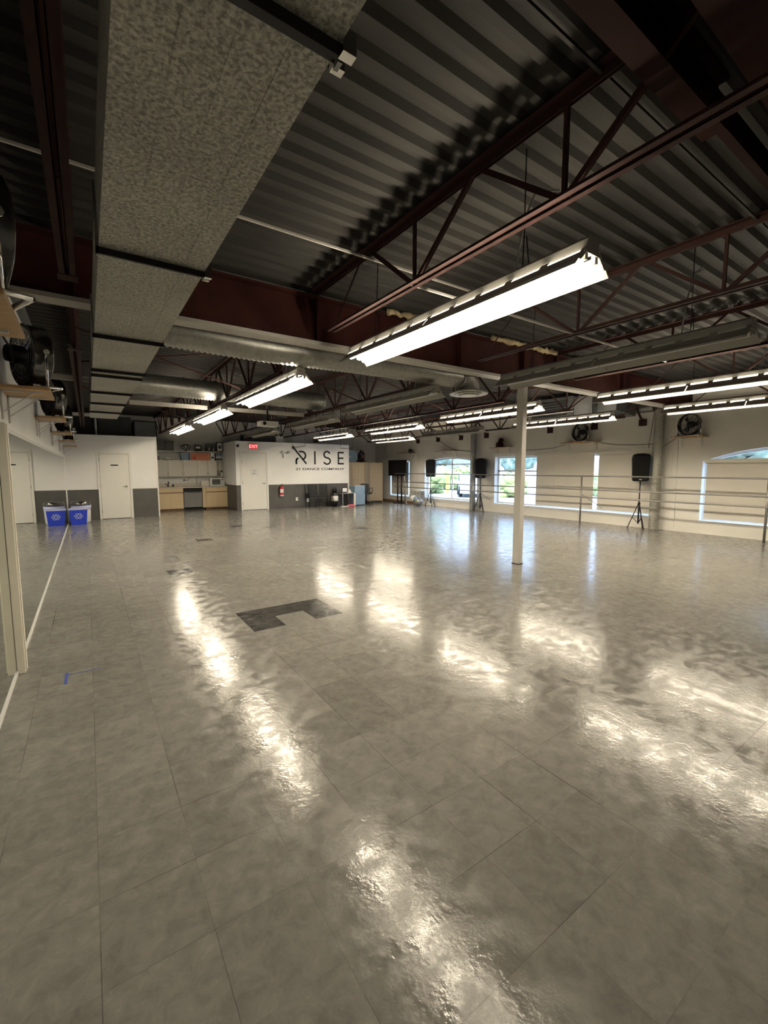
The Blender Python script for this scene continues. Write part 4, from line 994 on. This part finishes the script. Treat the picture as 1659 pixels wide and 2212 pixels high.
c1 = clone(c0, 'right one of two black slat back chairs, beside the small waste basket'); place(c1, (7.73, 15.36, 0), rz=math.radians(6))
c2 = thing('folded_chair', 'folded dark chair frame leaning on the wall behind the left slat back chair', 'chair', (7.0, 15.6, 0))
MB().tube([(6.93, 15.50, 0), (6.97, 15.68, .88), (7.10, 15.69, .88), (7.10, 15.52, 0)], .011, 6).build('frame', 'blackm', c2); MB().bar((6.96, 15.58, .45), (7.10, 15.6, .45), .03, .2).build('folded_seat', 'black', c2)
wb = thing('waste_basket', 'small black waste basket with a pale liner between chairs and desk', 'waste basket', (8.1, 15.35, 0))
MB().lathe((8.1, 15.35, 0), [(.105, 0), (.13, .33)], 18).build('basket', 'black', wb)
MB().lathe((8.1, 15.35, .22), [(.126, 0), (.135, .03), (.14, .19), (.13, .20)], 18, caps=False).build('liner', 'palegrey', wb)
ds = thing('small_desk', 'small dark metal desk beside the blue grey cabinet', 'desk', (8.6, 15.3, 0))
MB().box(8.28, 8.90, 15.05, 15.6, .51, .54).build('desk_top', 'steel_d', ds)
for x, y in ((8.31, 15.08), (8.31, 15.57), (8.87, 15.57)): MB().box(x-.015, x+.015, y-.015, y+.015, 0, .51).build('leg', 'steel_d', ds)
MB().box(8.82, 8.88, 15.05, 15.11, 0, .51).build('leg', 'cream', ds)
pr = thing('tablet_display', 'small white framed tablet standing on the desk', 'tablet', (8.45, 15.2, .54))
MB().box(8.33, 8.56, 15.16, 15.185, .55, .75).build('case', 'black', pr); MB().box(8.35, 8.54, 15.155, 15.16, .58, .73).build('lit_page', 'paper', pr)
cr = thing('tissue_box', 'cream tissue box on the desk right of the tablet', 'box', (8.66, 15.2, .54))
MB().prism([(8.58, .54), (8.74, .54), (8.70, .62), (8.62, .70)], 15.12, 15.3, 'y').build('carton', 'cream', cr)
pg = thing('plush_bag', 'black bag hanging beside the small desk above the basket', 'bag', (8.12, 15.6, .5))
blob(MB(), (8.2, 15.55, .62), .12, (.8, .6, 1.1)).build('bag_body', 'black', pg); MB().tube([(8.12, 15.55, .55), (8.05, 15.55, .45), (8.02, 15.5, .40)], .02, 6).build('strap', 'black', pg)
MB().box(8.15, 8.25, 15.5, 15.6, 0, .52).build('box_below', 'wains', pg)
fc = thing('file_cabinet', 'blue grey low filing cabinet at the end of the lettered wall', 'cabinet', (9.2, 15.6, 0))
MB().box(8.93, 9.42, 15.2, 15.65, .03, .80).build('body', 'lightblue', fc, bevel=.006); MB().box(8.94, 9.41, 15.22, 15.63, 0, .03).build('plinth', 'blackm', fc)
MB().box(8.93, 9.42, 15.19, 15.65, .80, .81).build('top', 'palegrey', fc)
pb_ = tag(MB().box(8.97, 9.2, 15.66, 15.8, 0, .74).build('carton_box', 'cream'), 'cream board standing behind the blue grey filing cabinet', 'board')
sk_ = thing('paper_bag', 'small brown and grey items lying on top of the filing cabinet', 'clutter', (9.1, 15.4, .81))
MB().box(8.96, 9.12, 15.35, 15.5, .81, .835).build('folded_bag', 'cloth1', sk_)
pc = thing('cloth_pile', 'pink red cloth and white sheet lying under the desk', 'cloth', (8.6, 15.1, 0))
blob(MB(), (8.66, 15.02, .03), .12, (1.5, .8, .45)).build('pink_cloth', 'pink', pc); blob(MB(), (8.35, 14.98, .015), .12, (1.6, .7, .12)).build('white_sheet', 'paper', pc)
oc = thing('office_chair', 'dark grey swivel office chair in front of the folding screen', 'office chair', (9.68, 15.53, 0))
MB().rbox(-.22+9.68, .20+9.68, 15.32, 15.74, .43, .50, .06).build('seat', 'fabric', oc, bevel=.02)
MB().rbox(9.47, 9.53, 15.33, 15.73, .52, .88, .08, axis='x').build('backrest', 'fabric', oc, bevel=.02)
MB().tube([(9.68, 15.53, .10), (9.68, 15.53, .43)], .03, 10).build('gas_lift', 'black', oc); MB().bar((9.60, 15.53, .44), (9.49, 15.53, .60), .05, .015).build('back_arm', 'black', oc)
for yy in (15.30, 15.76): MB().tube([(9.55, yy, .46), (9.50, yy, .68), (9.60, yy, .70), (9.78, yy, .69), (9.86, yy, .60), (9.78, yy, .46)], .014, 7).build('armrest', 'black', oc)
for k in range(5):
    a = 2*PI*k/5+.3; x, y = 9.68+.27*math.cos(a), 15.53+.27*math.sin(a)
    m_ = MB().bar((9.68, 15.53, .11), (x, y, .07), .04, .03); m_.lathe((x, y, .025), [(.025, -.02), (.025, .02)], 10, axis='y'); m_.build('base_arm', 'black', oc)
oc.rotation_euler = (0, 0, math.radians(38))
# folding screen
fs = thing('folding_screen', 'tall woven beige folding screen standing beside the lettered wall', 'folding screen', (10.1, 16.1, 0))
pxy = [(8.99, 15.92), (9.42, 16.26), (9.86, 15.94), (10.33, 16.26), (10.86, 16.02)]
for (xa, ya), (xb, yb2) in zip(pxy, pxy[1:]):
    m_ = MB().bar((xa+.01, ya, .92), (xb-.01, yb2, .92), .018, 1.66, up=(0, 0, 1))
    m_.build('panel', 'woven', fs)
    m_ = MB()
    for (x, y) in ((xa+.012, ya), (xb-.012, yb2)): m_.box(x-.010, x+.010, y-.014, y+.014, 0, 1.76)
    m_.bar((xa, ya, .09), (xb, yb2, .09), .028, .02); m_.bar((xa, ya, 1.755), (xb, yb2, 1.755), .028, .02); m_.build('panel_frame', 'wicker', fs)
# items above screen: shelf board with crate, bag
wsf = thing('high_shelf', 'high shelf behind the folding screen carrying a crate and a bag', 'shelf', (9.7, 16.7, 1.76))
MB().box(8.97, 10.4, 16.45, 16.95, 1.77, 1.79).build('board', 'wicker', wsf)
for x in (9.05, 9.7, 10.3): MB().box(x, x+.04, 16.48, 16.92, 0, 1.77).build('upright', 'wicker', wsf)
gc = thing('grey_crate', 'blue grey storage box with white rim on the high shelf', 'storage box', (9.5, 16.6, 1.79))
MB().box(9.05, 9.82, 16.5, 16.9, 1.79, 2.24).build('box_body', 'lightblue', gc); MB().box(9.03, 9.84, 16.48, 16.92, 2.24, 2.27).build('lid', 'palegrey', gc); MB().box(9.40, 9.52, 16.49, 16.5, 2.0, 2.03).build('handle', 'palegrey', gc)
bp_ = thing('backpack', 'black and tan backpack sitting on the high shelf beside the crate', 'backpack', (10.0, 16.55, 1.79))
blob(MB(), (10.0, 16.42, 2.05), .2, (.85, .7, 1.15)).build('bag_body', 'black', bp_); MB().tube([(9.90, 16.28, 2.20), (10.0, 16.27, 2.0), (10.12, 16.29, 2.18)], .012, 5).build('strap', 'cloth1', bp_); MB().tube([(9.90, 16.28, 1.93), (10.05, 16.26, 2.1), (10.1, 16.29, 1.95)], .01, 5).build('strap', 'pink', bp_)
MB().tube([(9.93, 16.42, 2.26), (9.95, 16.42, 2.33), (10.0, 16.42, 2.27)], .014, 6).build('top_loop', 'black', bp_)
tag(blob(MB(), (9.98, 16.40, 1.84), .06, (4.2, 1.6, .8)).build('bolster', 'black'), 'black rolled mat lying under the backpack', 'mat')
tag(MB().box(9.0, 9.28, 16.0+.5, 16.7, 2.27, 2.52).build('red_box', 'red'), 'dark red box standing on the lid of the grey crate', 'box')
# blue tape cross on the floor
tp = thing('floor_tape', 'short blue tape mark on the floor at the lower left', 'floor tape', (-.20, 3.72, 0))
MB().box(-.215, -.195, 3.60, 3.80, 0.0005, .0015).build('tape_strip', 'tape', tp); MB().box(-.20, .0, 3.755, 3.763, 0.0005, .0013).build('tape_strip', 'tape', tp)

# ------------------------------------------------------------------ outdoors
gp = MB().box(XR+.3, 70, -30, 70, -.25, -.15).build('ground', 'asphalt'); struct(gp); gp.name = 'floor_outside'
def bush(x, y, z, r, sq, lab, mat='leaf'):
    rng = random.Random(int(x*100+y)); m_ = MB()
    for k in range(26):
        a = rng.uniform(0, 2*PI); rr = rng.uniform(0, r*.75); c_ = (x+rr*math.cos(a)*sq[0], y+rr*math.sin(a)*sq[1], z+rng.uniform(.1, 1)*r*sq[2])
        s_ = rng.uniform(.25, .45)*r; blob(m_, c_, s_, (1, 1, .85), 6)
    for v in m_.bm.verts: v.co += Vector((rng.uniform(-1, 1), rng.uniform(-1, 1), rng.uniform(-1, 1)))*.07*r
    return m_.build('foliage', mat, lab)
for i, (x, y, r, lab) in enumerate(((20.6, 16.9, 1.15, 'yellow green hedge bush outside the open pane behind the column'), (25.0, 26.2, 1.5, 'green bush outside the right half of the arched window'), (19.0, 22.4, 1.2, 'low bush outside the left half of the arched window'), (26.0, 14.5, 1.2, 'bush outside hidden mostly by the wide blinds'))):
    o = thing('bush', lab, 'bush', (x, y, -.15), 'bushes outside'); bush(x, y, -.1, r, (1, 1.5, 1.0), o)
for i, (x, y, r, h, lab) in enumerate(((28.0, 32.5, 2.4, 2.8, 'tree with a pale trunk outside the arched window'), (19.5, 5.6, 2.2, 1.7, 'tree filling the glazed arch at the right edge'), (38, 31, 3.0, 2.6, 'distant tree outside the open pane'))):
    o = thing('tree', lab, 'tree', (x, y, -.15), 'trees outside')
    MB().tube([(x, y, -.15), (x+.1, y, h*.6), (x-.2, y+.3, h+1.2)], [.22, .17, .1], 8).build('trunk', 'bark', o); bush(x, y, h*.6, r, (1.2, 1.4, 1.3), o, 'leaf2')
bl = thing('neighbour_building', 'blue grey building across the street', 'building', (44, 50, -.15))
MB().box(40, 46, 44, 70, -.15, 4.2).build('facade', 'bluebld', bl); MB().box(39.5, 46.5, 43.5, 70.5, 4.2, 4.5).build('roof', 'palegrey', bl)
cr_ = thing('parked_car', 'pale parked car seen low through the arched window', 'car', (18.6, 18.9, -.15))
MB().prism([(17.0, .15), (21.0, .15), (21.1, .55), (20.3, .72), (19.6, 1.12), (18.2, 1.14), (17.5, .76), (16.9, .6)], 0, 1.6, 'y').build('car_body', 'carw', cr_)
for o in cr_.children:
    o.rotation_euler = (0, 0, math.radians(70)); o.location = Vector((22.5, 22, -.15))-Vector(cr_.location); 
    bpy.context.view_layer.update()
cr_.location = (0, 0, 0)
for o in list(cr_.children): bpy.data.objects.remove(o)
cr_.location = (19.6, 19.0, -.15)
def carpart(mb, name, mat):
    rot = Matrix.Translation(Vector((19.6, 19.0, -.15))) @ Matrix.Rotation(math.radians(48), 4, 'Z')
    mb.bm.transform(rot); return mb.build(name, mat, cr_)
carpart(MB().prism([(-2.1, .25), (2.1, .25), (2.15, .6), (1.95, .78), (1.1, .88), (.55, 1.32), (-1.0, 1.36), (-1.75, .95), (-2.15, .85)], -.85, .85, 'y'), 'car_body', 'carw')
carpart(MB().prism([(.98, .92), (.52, 1.27), (-.95, 1.30), (-1.55, .95)], -.86, .86, 'y'), 'side_glass', 'greybox')
for xx in (-1.3, 1.35):
    for yy in (-.8, .8): carpart(MB().lathe((xx, yy, .32), [(.32, -.1), (.32, .1)], 16, axis='y'), 'wheel', 'black')
sg_ = thing('banner_sign', 'orange yellow banner standing outside the arched window', 'banner', (16.2, 17.55, -.15))
MB().box(16.15, 16.2, 17.42, 17.68, .2, 1.15).build('banner_cloth', 'yellow', sg_); MB().tube([(16.17, 17.4, -.15), (16.17, 17.4, 1.2)], .02, 6).build('pole', 'palegrey', sg_)

# ------------------------------------------------------------------ light
w = bpy.data.worlds.new('sky'); sc.world = w; w.use_nodes = True; t = w.node_tree
bgn = t.nodes['Background']; bgn.inputs[0].default_value = (.50, .70, 1.0, 1); bgn.inputs[1].default_value = 2.0
su = bpy.data.lights.new('sun', 'SUN'); su.energy = 2.6; su.angle = .01; su.color = (1, .95, .86)
so = bpy.data.objects.new('sun', su); C.objects.link(so); so.rotation_euler = (math.radians(32), math.radians(-28), 0)

# ------------------------------------------------------------------ camera
cd = bpy.data.cameras.new('camera'); co = bpy.data.objects.new('camera', cd); C.objects.link(co)
cd.sensor_fit = 'HORIZONTAL'; cd.sensor_width = 36; cd.lens = 36*934.97/1659; cd.clip_start = .02; cd.clip_end = 300
yaw, pit = .5987955, .09851565
f_ = Vector((math.sin(yaw)*math.cos(pit), math.cos(yaw)*math.cos(pit), -math.sin(pit))); r_ = Vector((math.cos(yaw), -math.sin(yaw), 0)); u_ = r_.cross(f_)
co.matrix_world = Matrix(((r_.x, u_.x, -f_.x, 0), (r_.y, u_.y, -f_.y, 0), (r_.z, u_.z, -f_.z, 1.478), (0, 0, 0, 1)))
sc.camera = co
vs = sc.view_settings; vs.view_transform = 'Standard'; vs.look = 'None'; vs.gamma = 1; vs.use_curve_mapping = False; vs.exposure = 1.72
sc.cycles.use_denoising = True
sc.cycles.max_bounces = 7; sc.cycles.diffuse_bounces = 3; sc.cycles.glossy_bounces = 3; sc.cycles.use_adaptive_sampling = True; sc.cycles.adaptive_threshold = .04
sc.cycles.sample_clamp_indirect = 4.0
